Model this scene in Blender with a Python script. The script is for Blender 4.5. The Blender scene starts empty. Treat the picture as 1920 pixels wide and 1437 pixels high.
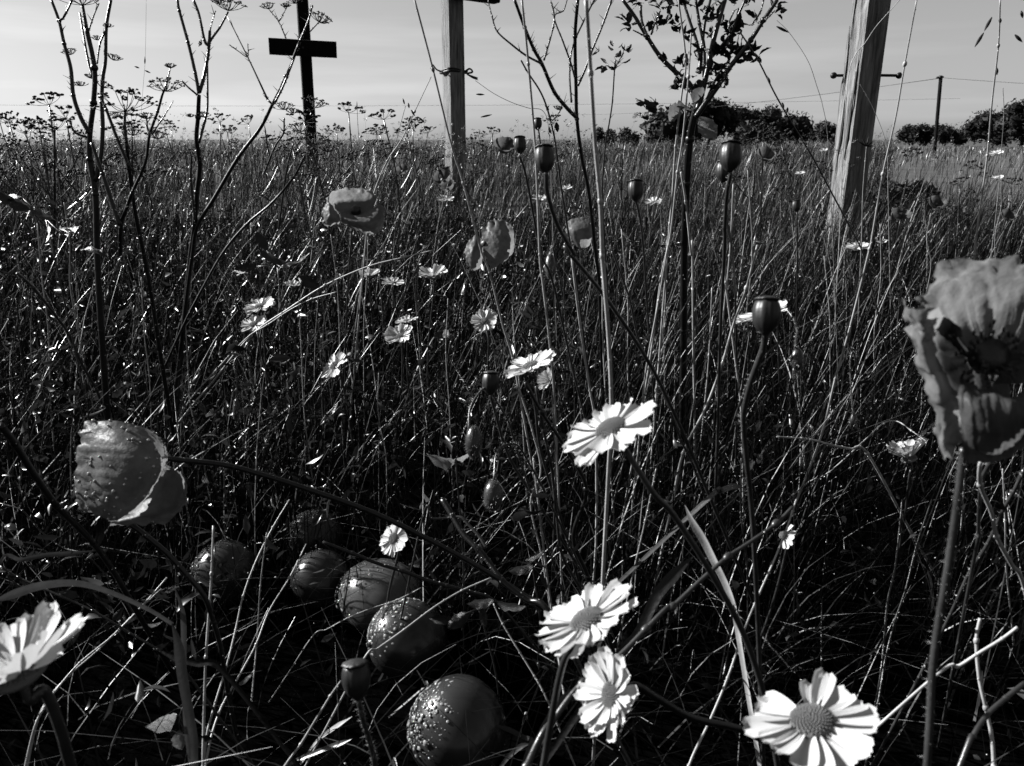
import bpy, math, random
import numpy as np
from mathutils import Vector, Matrix, noise
R_ = math.radians
random.seed(7); rng = np.random.default_rng(7)
sc = bpy.context.scene; COL = sc.collection
# ---------------------------------------------------------------- camera
F = 1450.0; PITCH = math.atan((718.5-262)/F); CAMZ = 0.47
camd = bpy.data.cameras.new('camera'); cam = bpy.data.objects.new('camera', camd); COL.objects.link(cam)
camd.sensor_width = 36; camd.lens = 36*F/1920; camd.clip_start = 0.02; camd.clip_end = 3000
cam.location = (0, 0, CAMZ); cam.rotation_euler = (math.pi/2-PITCH, 0, 0); sc.camera = cam
camd.dof.use_dof = True; camd.dof.focus_distance = 1.15; camd.dof.aperture_fstop = 22
# ---------------------------------------------------------------- light
SKYG = .55
EL, AZ = 27.0, 70.0            # sun height, degrees left of the view direction
world = bpy.data.worlds.new('World'); sc.world = world; world.use_nodes = True
nt = world.node_tree; nt.nodes.clear()
def wn(t): return nt.nodes.new(t)
sky = wn('ShaderNodeTexSky'); sky.sky_type = 'NISHITA'; sky.sun_disc = False
sky.sun_elevation = R_(EL); sky.sun_rotation = R_(-AZ); sky.dust_density = 1.6; sky.ozone_density = 1.0; sky.air_density = 1.0
sep = wn('ShaderNodeSeparateColor'); nt.links.new(sky.outputs[0], sep.inputs[0])   # a red filter on black and white film
tc = wn('ShaderNodeTexCoord'); mp = wn('ShaderNodeMapping'); mp.inputs['Scale'].default_value = (1.2, 1.2, 14)
mp.inputs['Rotation'].default_value = (0, R_(2.5), 0)
nt.links.new(tc.outputs['Generated'], mp.inputs[0])
nz = wn('ShaderNodeTexNoise'); nz.inputs['Scale'].default_value = 1.7; nz.inputs['Detail'].default_value = 6
nt.links.new(mp.outputs[0], nz.inputs[0])
mr = wn('ShaderNodeMapRange'); mr.inputs[1].default_value = .45; mr.inputs[2].default_value = .75; mr.inputs[3].default_value = 1.0; mr.inputs[4].default_value = 1.28
nt.links.new(nz.outputs[0], mr.inputs[0])
pw = wn('ShaderNodeMath'); pw.operation = 'POWER'; pw.inputs[1].default_value = SKYG; nt.links.new(sep.outputs[0], pw.inputs[0])
mu = wn('ShaderNodeMath'); mu.operation = 'MULTIPLY'; nt.links.new(pw.outputs[0], mu.inputs[0]); nt.links.new(mr.outputs[0], mu.inputs[1])
bg = wn('ShaderNodeBackground'); bg.inputs[1].default_value = 0.062; nt.links.new(mu.outputs[0], bg.inputs[0])
out = wn('ShaderNodeOutputWorld'); nt.links.new(bg.outputs[0], out.inputs[0])
sl = bpy.data.lights.new('sun', 'SUN'); sl.energy = 5.0; sl.angle = R_(0.5); sl.color = (1, 1, 1)
sun = bpy.data.objects.new('sun', sl); COL.objects.link(sun)
SD = Vector((-math.sin(R_(AZ))*math.cos(R_(EL)), math.cos(R_(AZ))*math.cos(R_(EL)), math.sin(R_(EL))))
sun.rotation_euler = SD.to_track_quat('Z', 'Y').to_euler()
sc.view_settings.view_transform = 'Standard'; sc.view_settings.look = 'None'
sc.view_settings.exposure = 2.0; sc.view_settings.gamma = 1.0; sc.view_settings.use_curve_mapping = False
sc.render.engine = 'CYCLES'
cy = sc.cycles; cy.max_bounces = 5; cy.diffuse_bounces = 1; cy.glossy_bounces = 2; cy.transmission_bounces = 4; cy.transparent_max_bounces = 4
cy.caustics_reflective = False; cy.caustics_refractive = False; cy.use_denoising = True; cy.sample_clamp_indirect = 4
# ---------------------------------------------------------------- projection
cp, sp = math.cos(PITCH), math.sin(PITCH)
FW = Vector((0, cp, -sp)); UP = Vector((0, sp, cp)); RT = Vector((1, 0, 0)); C0 = Vector((0, 0, CAMZ))
def P(px, py, d): return C0 + FW*d + RT*((px-960)/F*d) + UP*((718.5-py)/F*d)
def gd(px, py):   # depth at which the ray meets the ground
    v = FW + UP*((718.5-py)/F)
    return CAMZ/-v.z if v.z < -1e-4 else 1e6
def Pc(px, py, d, m=.006): return P(px, py, min(d, gd(px, py)*(1-m/CAMZ)))
def proj(A):      # numpy world points -> px, py, depth
    x = A[:, 0]; y = A[:, 1]; z = A[:, 2]-CAMZ
    dep = y*cp - z*sp; u = y*sp + z*cp
    dd = np.maximum(dep, 1e-3)
    return 960+F*x/dd, 718.5-F*u/dd, dep
# crop frames used when measuring
REG = {1:(0,0,2.909),2:(640,0,2.909),3:(1260,0,2.909),4:(0,460,2.874),5:(640,460,2.874),6:(1260,460,2.874),
       7:(0,937,2.874),8:(640,937,2.874),9:(1260,937,2.874),0:(0,0,1.0)}
def path(segs, d0, d1, n_all=None):
    pts = []
    for r, L in segs:
        ox, oy, s = REG[r]
        pts += [(ox+x/s, oy+y/s) for x, y in L]
    n = len(pts); cum = [0]
    for a, b in zip(pts, pts[1:]): cum.append(cum[-1]+math.hypot(a[0]-b[0], a[1]-b[1]))
    out = []
    for (x, y), c in zip(pts, cum):
        d = d0+(d1-d0)*c/cum[-1]
        out.append(Pc(x, y, d))
    return out
# ---------------------------------------------------------------- materials
MATS = {}
def mat(name, base, rough=.5, spec=.5, trans=0, attr=False, nscale=0, namp=.4, bump=0, bscale=200, coat=0, stretch=(1,1,1), var=0):
    m = bpy.data.materials.new(name); m.use_nodes = True; t = m.node_tree; t.nodes.clear()
    N = lambda k: t.nodes.new(k); L = t.links.new
    o = N('ShaderNodeOutputMaterial'); p = N('ShaderNodeBsdfPrincipled')
    p.inputs['Roughness'].default_value = rough; p.inputs['Specular IOR Level'].default_value = spec
    p.inputs['Coat Weight'].default_value = coat; p.inputs['Coat Roughness'].default_value = .08
    val = None
    if attr:
        a = N('ShaderNodeAttribute'); a.attribute_name = 'tone'; val = a.outputs['Fac']
    if nscale:
        g = N('ShaderNodeTexCoord'); mp_ = N('ShaderNodeMapping'); mp_.inputs['Scale'].default_value = stretch
        L(g.outputs['Object'], mp_.inputs[0])
        z = N('ShaderNodeTexNoise'); z.inputs['Scale'].default_value = nscale; z.inputs['Detail'].default_value = 5; z.inputs['Roughness'].default_value = .6
        L(mp_.outputs[0], z.inputs[0])
        r = N('ShaderNodeMapRange'); r.inputs[1].default_value = .3; r.inputs[2].default_value = .7
        r.inputs[3].default_value = 1-namp; r.inputs[4].default_value = 1+namp; L(z.outputs[0], r.inputs[0])
        k = N('ShaderNodeMath'); k.operation = 'MULTIPLY'
        if val is not None: L(val, k.inputs[0])
        else: k.inputs[0].default_value = base
        L(r.outputs[0], k.inputs[1]); val = k.outputs[0]
    if var:
        oi = N('ShaderNodeObjectInfo'); r = N('ShaderNodeMapRange'); r.inputs[3].default_value = 1-var; r.inputs[4].default_value = 1+var
        L(oi.outputs['Random'], r.inputs[0]); k = N('ShaderNodeMath'); k.operation = 'MULTIPLY'
        if val is not None: L(val, k.inputs[0])
        else: k.inputs[0].default_value = base
        L(r.outputs[0], k.inputs[1]); val = k.outputs[0]
    if val is not None:
        L(val, p.inputs['Base Color'])
    else: p.inputs['Base Color'].default_value = (base, base, base, 1)
    nrm = None
    if bump:
        g = N('ShaderNodeTexCoord'); mp_ = N('ShaderNodeMapping'); mp_.inputs['Scale'].default_value = stretch
        L(g.outputs['Object'], mp_.inputs[0])
        z = N('ShaderNodeTexNoise'); z.inputs['Scale'].default_value = bscale; z.inputs['Detail'].default_value = 4; L(mp_.outputs[0], z.inputs[0])
        b = N('ShaderNodeBump'); b.inputs['Strength'].default_value = bump; b.inputs['Distance'].default_value = .3/bscale
        L(z.outputs[0], b.inputs['Height']); L(b.outputs[0], p.inputs['Normal']); nrm = b.outputs[0]
    sh = p.outputs[0]
    if trans:
        tr = N('ShaderNodeBsdfTranslucent'); mx = N('ShaderNodeMixShader'); mx.inputs[0].default_value = trans
        if val is not None: L(val, tr.inputs[0])
        else: tr.inputs[0].default_value = (base, base, base, 1)
        if nrm: L(nrm, tr.inputs['Normal'])
        L(p.outputs[0], mx.inputs[1]); L(tr.outputs[0], mx.inputs[2]); sh = mx.outputs[0]
    L(sh, o.inputs[0]); MATS[name] = m; return m
M_grass = mat('meadow_blade', .04, .30, .10, .12, attr=True)
M_stemd = mat('dark_stem', 0.004, .33, .25, 0, nscale=60, namp=.5, bump=.4, bscale=500)
M_stemm = mat('green_stem', 0.016, .33, .3, 0, nscale=60, namp=.4, bump=.3, bscale=600)
M_straw = mat('straw_stem', 0.18, .42, .25, .05, nscale=45, namp=.35, bump=.25, bscale=700)
M_blade = mat('leaf_blade', 0.024, .35, .3, .3, nscale=90, namp=.3, bump=.3, bscale=400)
M_leaf = mat('dark_leaf', 0.004, .35, .25, .15, nscale=70, namp=.5, bump=.4, bscale=200)
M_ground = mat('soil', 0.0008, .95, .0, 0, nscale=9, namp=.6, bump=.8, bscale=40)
M_field = mat('pale_field_grass', .045, .9, .1, 0, nscale=1.2, namp=.35, bump=.6, bscale=18, stretch=(1,1,1))
M_daisy = mat('daisy_petal', 0.35, .55, .3, .28, nscale=120, namp=.06, bump=.25, bscale=300, stretch=(1,6,1))
M_disc = mat('daisy_disc', .09, .6, .3, 0, nscale=900, namp=.35, bump=.9, bscale=1400)
M_poppy = mat('poppy_petal', .1, .45, .12, .58, attr=True, nscale=70, namp=.35, bump=.55, bscale=300)
M_pcore = mat('poppy_core', 0.0024, .5, .4, 0, bump=.8, bscale=900)
M_caps = mat('poppy_capsule', .010, .42, .2, 0, nscale=120, namp=.25, bump=.2, bscale=400)
M_hair = mat('stem_hair', 0.2025, .4, .5, .2)
M_fruit = mat('fruit_skin', 0.012, .27, .25, 0, nscale=28, namp=.25, bump=.05, bscale=300, coat=.1)
M_fruit_pale = mat('pale_fruit_skin', .035, .2, .25, 0, nscale=28, namp=.25, coat=.1)
M_drop = mat('dew', .16, .05, 1.0, .1, coat=1.0)
M_dewy = mat('dew_bead', 0.45, .1, 1.0, .3)  # pale base colour stands in for sunlight glinting through clear water
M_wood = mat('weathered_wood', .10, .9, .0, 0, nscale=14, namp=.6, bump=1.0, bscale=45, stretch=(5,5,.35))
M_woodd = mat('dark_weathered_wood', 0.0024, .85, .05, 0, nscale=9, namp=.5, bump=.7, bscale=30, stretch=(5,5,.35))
M_iron = mat('rusty_iron', 0.0032, .5, .2, 0, nscale=60, namp=.5, bump=.4, bscale=120)
M_weed = mat('weed_leaf', .02, .32, .22, .2, attr=True)
M_pale = mat('pale_leaf', .10, .5, .2, .4, nscale=90, namp=.4, bump=.5, bscale=200)
M_crown = mat('tree_leaves', 0.0024, .6, .1, .1, nscale=.8, namp=.4)
M_trunk = mat('bark', 0.006, .8, .2, 0, nscale=6, namp=.4)
M_seed = mat('seed_head', 0.006, .6, .1, 0, nscale=300, namp=.5)
# ---------------------------------------------------------------- object helpers
def tag(o, label=None, cat=None, group=None, kind=None):
    if label: o['label'] = label
    if cat: o['category'] = cat
    if group: o['group'] = group
    if kind: o['kind'] = kind
    return o
def thing(name, label, cat, loc, group=None):
    o = bpy.data.objects.new(name, None); COL.objects.link(o); o.location = loc; o.empty_display_size = .02
    return tag(o, label, cat, group)
class MB:
    def __init__(s): s.v = []; s.f = []; s.t = []; s.tone = None
    def add(s, vs, fs, tone=None):
        b = len(s.v); s.v += [tuple(v) for v in vs]; s.f += [tuple(i+b for i in f) for f in fs]
        s.t += [tone if tone is not None else .1]*len(vs)
    def tube(s, pts, rad, n=7, sub=6, cap=True):
        pts = smooth(pts, sub) if len(pts) > 2 and sub > 1 else [Vector(p) for p in pts]
        N = len(pts)
        rs = [rad(i/(N-1)) if callable(rad) else rad for i in range(N)]
        vs = []; fs = []; t0 = (pts[1]-pts[0]).normalized()
        a = t0.orthogonal().normalized()
        for i, p in enumerate(pts):
            t = (pts[min(i+1, N-1)]-pts[max(i-1, 0)])
            t = t.normalized() if t.length > 1e-9 else t0
            a = (a - t*a.dot(t)); a = a.normalized() if a.length > 1e-6 else t.orthogonal().normalized()
            b = t.cross(a)
            for k in range(n):
                th = 2*math.pi*k/n
                vs.append(p+(a*math.cos(th)+b*math.sin(th))*rs[i])
        for i in range(N-1):
            for k in range(n):
                fs.append((i*n+k, i*n+(k+1) % n, (i+1)*n+(k+1) % n, (i+1)*n+k))
        if cap: fs.append(tuple(range(n-1, -1, -1))); fs.append(tuple((N-1)*n+k for k in range(n)))
        s.add(vs, fs); return pts, rs
    def ball(s, c, r, ax=None, n=8, m=5, jit=0):
        sx, sy, sz = (r, r, r) if not hasattr(r, '__len__') else r
        q = Matrix.Identity(3) if ax is None else Vector(ax).to_track_quat('Z', 'Y').to_matrix()
        vs = [q @ Vector((0, 0, sz))+Vector(c)]; fs = []
        for j in range(1, m):
            ph = math.pi*j/m
            for k in range(n):
                th = 2*math.pi*k/n; jj = 1+random.uniform(-jit, jit)
                vs.append(q @ Vector((sx*math.sin(ph)*math.cos(th)*jj, sy*math.sin(ph)*math.sin(th)*jj, sz*math.cos(ph)*jj))+Vector(c))
        vs.append(q @ Vector((0, 0, -sz))+Vector(c)); e = len(vs)-1
        for k in range(n):
            fs.append((0, 1+k, 1+(k+1) % n)); fs.append((e, e-n+(k+1) % n, e-n+k))
        for j in range(m-2):
            for k in range(n):
                a = 1+j*n+k; b = 1+j*n+(k+1) % n; fs.append((a, a+n, b+n, b))
        s.add(vs, fs)
    def lathe(s, base, ax, prof, n=20, rib=0, ribn=10):
        q = Vector(ax).to_track_quat('Z', 'Y').to_matrix(); vs = []; fs = []
        for (r, h) in prof:
            for k in range(n):
                th = 2*math.pi*k/n; rr = r*(1+rib*math.cos(ribn*th))
                vs.append(q @ Vector((rr*math.cos(th), rr*math.sin(th), h))+Vector(base))
        for i in range(len(prof)-1):
            for k in range(n): fs.append((i*n+k, i*n+(k+1) % n, (i+1)*n+(k+1) % n, (i+1)*n+k))
        fs.append(tuple(range(n-1, -1, -1))); fs.append(tuple((len(prof)-1)*n+k for k in range(n)))
        s.add(vs, fs)
    def build(s, name, m, parent=None, origin=None, smooth_=True, link=True):
        off = Vector(parent.location) if parent is not None else (Vector(origin) if origin is not None else Vector((0, 0, 0)))
        if parent is not None and parent.parent is not None: off = off + parent.parent.location
        me = bpy.data.meshes.new(name)
        me.from_pydata([(v[0]-off.x, v[1]-off.y, v[2]-off.z) for v in s.v], [], s.f)
        if smooth_: me.polygons.foreach_set('use_smooth', [True]*len(me.polygons))
        at = me.attributes.new('tone', 'FLOAT', 'POINT'); at.data.foreach_set('value', s.t)
        me.materials.append(m)
        o = bpy.data.objects.new(name, me)
        if link: COL.objects.link(o)
        if parent is not None: o.parent = parent
        elif origin is not None: o.location = origin
        return o
def smooth(pts, k=6):
    pts = [Vector(p) for p in pts]; out = []
    for i in range(len(pts)-1):
        p0 = pts[i-1] if i else pts[0]*2-pts[1]; p1 = pts[i]; p2 = pts[i+1]; p3 = pts[i+2] if i+2 < len(pts) else pts[-1]*2-pts[-2]
        for j in range(k):
            t = j/k
            out.append(.5*((2*p1)+(p2-p0)*t+(2*p0-5*p1+4*p2-p3)*t*t+(3*p1-p0-3*p2+p3)*t**3))
    out.append(pts[-1]); return out
def beads(mb, pts, rs, n, r, seed=0):
    rd = random.Random(seed)
    for i in range(n):
        j = rd.randrange(len(pts)-1); t = rd.random(); p = pts[j].lerp(pts[j+1], t)
        d = Vector((rd.uniform(-1, 1), rd.uniform(-1, 1), rd.uniform(-1, 1))).normalized()
        q = p+d*(rs[j]+r*.4); s = r*rd.uniform(.5, 1.3)
        vs = [q+Vector(a)*s for a in ((1,0,0),(-1,0,0),(0,1,0),(0,-1,0),(0,0,1),(0,0,-1))]
        mb.add(vs, [(0,2,4),(2,1,4),(1,3,4),(3,0,4),(2,0,5),(1,2,5),(3,1,5),(0,3,5)], .8)
def hairs(mb, pts, rs, n, ln, seed=0, w=.00012):
    rd = random.Random(seed)
    for i in range(n):
        j = rd.randrange(len(pts)-1); t = rd.random(); p = pts[j].lerp(pts[j+1], t); ax = (pts[j+1]-pts[j]).normalized()
        d = Vector((rd.uniform(-1, 1), rd.uniform(-1, 1), rd.uniform(-1, 1))); d = (d-ax*d.dot(ax)*.8).normalized()
        a = d.orthogonal().normalized()*w; b = d.cross(a).normalized()*w; q = p+d*rs[j]*.9; e = q+d*ln*rd.uniform(.5, 1.2)
        mb.add([q+a, q-a*.5+b, q-a*.5-b, e], [(0,1,3),(1,2,3),(2,0,3)], .5)
def to_ground(pts, dx=0, dy=0.02):
    p = pts[-1]
    if p.z > .012:
        e = (p-pts[-2]).normalized(); k = p.z/max(.35, -e.z); h_ = Vector((e.x, e.y, 0))*k
        if h_.length > .75*p.z: h_ = h_.normalized()*.75*p.z
        if e.z > -.1: h_ = h_*.4
        g_ = Vector((p.x+h_.x, p.y+h_.y+dy*.3, -.01)); pts = pts+[p.lerp(g_, .5), g_]
    return pts
def base_of(pts):
    p = min((pts[0], pts[-1]), key=lambda v: v.z); return Vector((p.x, p.y, 0))
# ---------------------------------------------------------------- ground and far field
def sheet(name, x0, x1, ys, nx, hf, m):
    mb = MB(); xs = [x0+(x1-x0)*i/nx for i in range(nx+1)]
    for y in ys:
        for x in xs: mb.v.append((x, y, hf(x, y))); mb.t.append(.1)
    w = nx+1
    for j in range(len(ys)-1):
        for i in range(nx): mb.f.append((j*w+i, j*w+i+1, (j+1)*w+i+1, (j+1)*w+i))
    return tag(mb.build(name, m), None, None, None, 'structure')
def gh(x, y):
    return .006*noise.noise(Vector((x*6, y*6, 0)))*min(1, max(0, 1)) - .004
ys = [-3+.05*i for i in range(60)]; ys = [-3, -2, -1, -.5]+[i*.1 for i in range(0, 51)]
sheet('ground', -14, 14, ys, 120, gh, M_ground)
sheet('field', -1800, 1800, [-60, -20, -3, 4, 12, 22, 40, 80, 200, 600, 2400], 24, lambda x, y: -.03 if y < 12 else -.03+.0*y, M_field)
# ---------------------------------------------------------------- meadow grass (uncountable stuff)
KEEP = [(590,345,735,445,.92),(860,400,975,520,1.03),(1055,400,1120,470,1.4),(650,1060,800,1150,.73),(700,1140,830,1250,.66),(780,1290,940,1437,.58),(130,780,360,1000,.55),
        (1650,800,1760,930,.9),(690,960,800,1050,.8),(600,650,660,720,.95),(660,495,850,560,1.3),(440,555,540,640,1.0),(700,590,940,680,1.2),
        (920,650,1060,750,.9),(1000,20,1100,330,.6),(870,720,960,960,.62),(1660,480,1920,880,.3),(640,1230,720,1437,.5)]
def build_strips(name, root, h, lean, curve, w, segs, tone, label_mat=M_grass, tri=False, w_end=.15, droop=None):
    N = len(root); t = np.linspace(0, 1, segs+1)
    up = np.array([0, 0, 1.0])
    C = root[:, None, :] + up*(h[:, None]*(t[None]*(1-.25*curve[:, None]*t[None]**2)))[..., None] \
        + lean[:, None, :]*(h[:, None]*(.35*t[None]+.65*t[None]**2))[..., None]
    ang = rng.uniform(0, math.pi*2, N)
    side = np.stack([np.cos(ang), np.sin(ang), np.zeros(N)], 1)
    ww = w[:, None]*(1-(1-w_end)*t[None]**1.6)
    if tri:
        k = 3; offs = []
        for a in range(3):
            aa = ang+a*2.0944; offs.append(np.stack([np.cos(aa), np.sin(aa), np.zeros(N)], 1))
        V = np.stack([C+o[:, None, :]*ww[..., None]*.55 for o in offs], 2)  # N,S+1,3,3
    else:
        k = 2; V = np.stack([C-side[:, None, :]*ww[..., None]*.5, C+side[:, None, :]*ww[..., None]*.5], 2)
    S = segs+1; V = V.reshape(-1, 3)
    base = (np.arange(N)*S*k)[:, None, None, None]
    sg = np.arange(segs)[None, :, None, None]
    if tri:
        q = np.array([[a, (a+1) % 3, 3+(a+1) % 3, 3+a] for a in range(3)])[None, None]
    else: q = np.array([[0, 1, 3, 2]])[None, None]
    Fc = (base+sg*k+q).reshape(-1, 4)
    me = bpy.data.meshes.new(name); nv = len(V); nf = len(Fc)
    me.vertices.add(nv); me.vertices.foreach_set('co', V.astype(np.float32).ravel())
    me.loops.add(nf*4); me.loops.foreach_set('vertex_index', Fc.astype(np.int32).ravel())
    me.polygons.add(nf); me.polygons.foreach_set('loop_start', np.arange(nf, dtype=np.int32)*4)
    me.polygons.foreach_set('use_smooth', np.ones(nf, dtype=bool))
    me.update(calc_edges=True)
    at = me.attributes.new('tone', 'FLOAT', 'POINT'); at.data.foreach_set('value', np.repeat(tone, S*k).astype(np.float32))
    me.materials.append(label_mat)
    o = bpy.data.objects.new(name, me); COL.objects.link(o); return o, C
def area_pts(n, y0, y1, marg=.5, pw=1.0):
    # y distributed so density falls with distance
    u = rng.random(n); y = (y0**(pw)+(y1**(pw)-y0**(pw))*u)**(1/pw)
    half = y*.72+marg; x = rng.uniform(-1, 1, n)*half - .15*marg
    return x, y
def keep_filter(root, h, lean, prob=.93):
    ok = np.ones(len(root), bool)
    for tt in (.35, .65, 1.0):
        pt = root+np.array([0, 0, 1.0])*(h*tt)[:, None]+lean*(h*(.35*tt+.65*tt*tt))[:, None]
        px, py, d = proj(pt)
        for (x0, y0, x1, y1, kd) in KEEP:
            hit = (px > x0) & (px < x1) & (py > y0) & (py < y1) & (d < kd) & (d > 0)
            ok &= ~(hit & (rng.random(len(root)) < prob))
        ok &= ~(d < .40)
    return ok
def tones(n, straw=.22, lo=.0006, hi=.0026):
    t = rng.uniform(lo, hi, n); s = rng.random(n) < straw*.6; t[s] = .05+.33*rng.random(s.sum())**1.5; return t
def cluster(x, y, sc_=.06):
    n = len(x); nc = max(1, n//25); idx = rng.integers(0, n, nc); c = rng.integers(0, nc, n)
    m = rng.random(n) < .6
    x = x.copy(); y = y.copy()
    x[m] = x[idx][c][m]+rng.normal(0, sc_, m.sum())*.5*y[idx][c][m]**.5; y[m] = y[idx][c][m]+rng.normal(0, sc_, m.sum())*.5
    return x, y
def meadow(name, n, y0, y1, hmin, hmax, w0, w1, lean_s, segs, straw, tri=False, pw=1.3, marg=.5, label='', cat='', lo=.0006, hi=.0028, cl=.06, xf=None, windlean=(.12, 0)):  # default dark tones stand in for the shade within the near grass
    x, y = area_pts(n, y0, y1, marg, pw); x, y = cluster(x, y, cl)
    m = y > .3
    if xf is not None: m &= xf(x, y)
    x, y = x[m], y[m]; n = len(x)
    root = np.stack([x, y, np.full(n, -.005)], 1)
    pat = np.array([noise.noise(Vector((a*1.3, b*1.3, 3.1))) for a, b in zip(x[:], y[:])]) if n < 90000 else 0
    h = rng.uniform(hmin, hmax, n)*(1+.25*pat)
    lean = np.stack([rng.normal(windlean[0], lean_s, n), rng.normal(windlean[1], lean_s, n), np.zeros(n)], 1)
    ok = keep_filter(root, h, lean); root, h, lean = root[ok], h[ok], lean[ok]; n = len(h)
    o, C = build_strips(name, root, h, lean, rng.uniform(0, .8, n), rng.uniform(w0, w1, n), segs, tones(n, straw, lo, hi), tri=tri)
    tag(o, label, cat, None, 'stuff'); return C
CN = []
CN.append(meadow('short_grass', 13000, .35, 3.2, .04, .17, .0007, .0016, .45, 4, .15, label='low tangled grass covering the meadow floor', cat='grass', cl=.04))
CN.append(meadow('meadow_grass', 17000, .55, 3.4, .14, .32, .0007, .0018, .30, 5, .13, label='dense thin meadow grass in the foreground', cat='grass', pw=1.2))
CN.append(meadow('meadow_stems', 5200, .75, 3.6, .2, .36, .0011, .0022, .14, 5, .22, tri=True, label='upright thin stems between the meadow grasses', cat='grass', pw=1.3))
far_x = lambda x, y: ~((x > y*.47) & (y > 4.6))
CN.append(meadow('distant_grass', 24000, 2.2, 9.0, .2, .37, .0018, .0042, .18, 4, .07, lo=.001, hi=.005, label='tall grass farther back in the meadow', cat='grass', pw=1.3, cl=.15, xf=far_x, marg=.8))
CN.append(meadow('horizon_grass', 20000, 8.5, 30.0, .34, .56, .004, .009, .18, 3, .08, lo=.001, hi=.006, label='tall grass along the horizon of the meadow', cat='grass', pw=1.1, cl=.3, xf=far_x, marg=1.5))
# pale short grass of the field at the right
x = rng.uniform(1.8, 40, 26000); y = 4.6+(45-4.6)*rng.random(26000)**1.4; m = (x > y*.44) & (x < y*.75+2); x, y = x[m], y[m]; n = len(x)
o, _ = build_strips('field_grass', np.stack([x, y, np.full(n, -.03)], 1), rng.uniform(.05, .17, n)*(1+.01*y), np.stack([rng.normal(.1, .2, n), rng.normal(0, .2, n), np.zeros(n)], 1),
                    np.zeros(n), .003+.0008*y, 2, rng.uniform(.03, .09, n)); tag(o, 'pale mown grass of the field at the right', 'grass', None, 'stuff')
# specks: small leaflets and seeds, and dew beads, on the grass
def specks(name, Cs, n, smin, smax, tone_lo, tone_hi, m, label, cat, flat=False, tmin=.3, ymax=None, dscale=0):
    C = np.concatenate([c.reshape(-1, 3)[int(0):] for c in Cs]); C = C[C[:, 2] > .03]
    if ymax: C = C[C[:, 1] < ymax]
    P_ = C[rng.integers(0, len(C), n)]+rng.normal(0, .004 if smax < .02 else .012, (n, 3))
    s = rng.uniform(smin, smax, n)*(1+dscale*P_[:, 1]); px, py, d = proj(P_); ok = d > .45
    for (x0, y0, x1, y1, kd) in KEEP: ok &= ~((px > x0) & (px < x1) & (py > y0) & (py < y1) & (d < kd))
    P_, s = P_[ok], s[ok]; n = len(s)
    if flat:
        a = rng.normal(0, 1, (n, 3)); a[:, 2] = np.abs(a[:, 2])*.7; a /= np.linalg.norm(a, axis=1)[:, None]
        b = np.cross(a, rng.normal(0, 1, (n, 3))); b /= np.linalg.norm(b, axis=1)[:, None]
        c_ = np.cross(a, b); sc1 = s[:, None]; wd = rng.uniform(.08, .2, n)[:, None]*sc1; bn = rng.uniform(-.1, .45, n)[:, None]*sc1; fo = rng.uniform(.1, .9, n)[:, None]*wd
        V = np.stack([P_, P_+a*sc1*.35+b*wd+c_*fo, P_+a*sc1*.35+c_*bn*.1, P_+a*sc1*.35-b*wd+c_*fo, P_+a*sc1*.7+b*wd*.7+c_*(fo*.8-bn*.4), P_+a*sc1*.7-c_*bn*.4, P_+a*sc1*.7-b*wd*.7+c_*(fo*.8-bn*.4), P_+a*sc1*.95-c_*bn], 1).reshape(-1, 3)
        T = np.array([(0,2,1),(0,3,2),(1,2,5),(1,5,4),(2,3,6),(2,6,5),(4,5,7),(5,6,7)])
        Fc = (np.arange(n)[:, None, None]*8+T[None]).reshape(-1, 3); k = 8; fl = 3
    else:
        O = np.array([(1,0,0),(-1,0,0),(0,1,0),(0,-1,0),(0,0,1),(0,0,-1)], float)
        V = (P_[:, None, :]+O[None]*s[:, None, None]).reshape(-1, 3)
        T = np.array([(0,2,4),(2,1,4),(1,3,4),(3,0,4),(2,0,5),(1,2,5),(3,1,5),(0,3,5)])
        Fc = (np.arange(n)[:, None, None]*6+T[None]).reshape(-1, 3); k = 6; fl = 3
    me = bpy.data.meshes.new(name); me.vertices.add(len(V)); me.vertices.foreach_set('co', V.astype(np.float32).ravel())
    nf = len(Fc); me.loops.add(nf*fl); me.loops.foreach_set('vertex_index', Fc.astype(np.int32).ravel())
    me.polygons.add(nf); me.polygons.foreach_set('loop_start', np.arange(nf, dtype=np.int32)*fl); me.update(calc_edges=True)
    if not flat: me.polygons.foreach_set('use_smooth', np.ones(nf, dtype=bool))
    at = me.attributes.new('tone', 'FLOAT', 'POINT'); at.data.foreach_set('value', np.repeat(rng.uniform(tone_lo, tone_hi, n), k).astype(np.float32))
    me.materials.append(m); o = bpy.data.objects.new(name, me); COL.objects.link(o); tag(o, label, cat, None, 'stuff')
specks('dew_drops', CN[:3], 11000, .0003, .0010, .5, .8, M_dewy, 'tiny dew drops sparkling all over the near grass', 'dew')
specks('grass_leaflets', CN[:3], 30000, .004, .014, .001, .012, M_grass, 'tiny dark leaves among the near grass stems', 'leaves', flat=True)
meadow('broad_blades', 2300, .7, 4.0, .10, .28, .0025, .0050, .42, 6, .12, pw=1.3, label='broader curved grass blades scattered among the thin grass', cat='grass', lo=.001, hi=.012)
meadow('grass_litter', 3500, .4, 1.4, .05, .12, .0008, .0024, 1.3, 4, .2, pw=1.1, label='dead flattened blades littering the ground near the fruits', cat='grass litter', lo=.001, hi=.005)
meadow('grass_by_post', 2600, 2.2, 3.08, .22, .34, .0014, .003, .18, 5, .2, pw=1, cl=.05, xf=lambda x, y: np.abs(x-.44*y) < .38, label='grass tufts hiding the foot of the wooden post', cat='grass')
specks('grass_seed_heads', [CN[2][:, 4:, :]], 9000, .002, .006, .003, .12, M_grass, 'small seeds on the tops of the upright near stems', 'seeds', flat=True)
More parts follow.
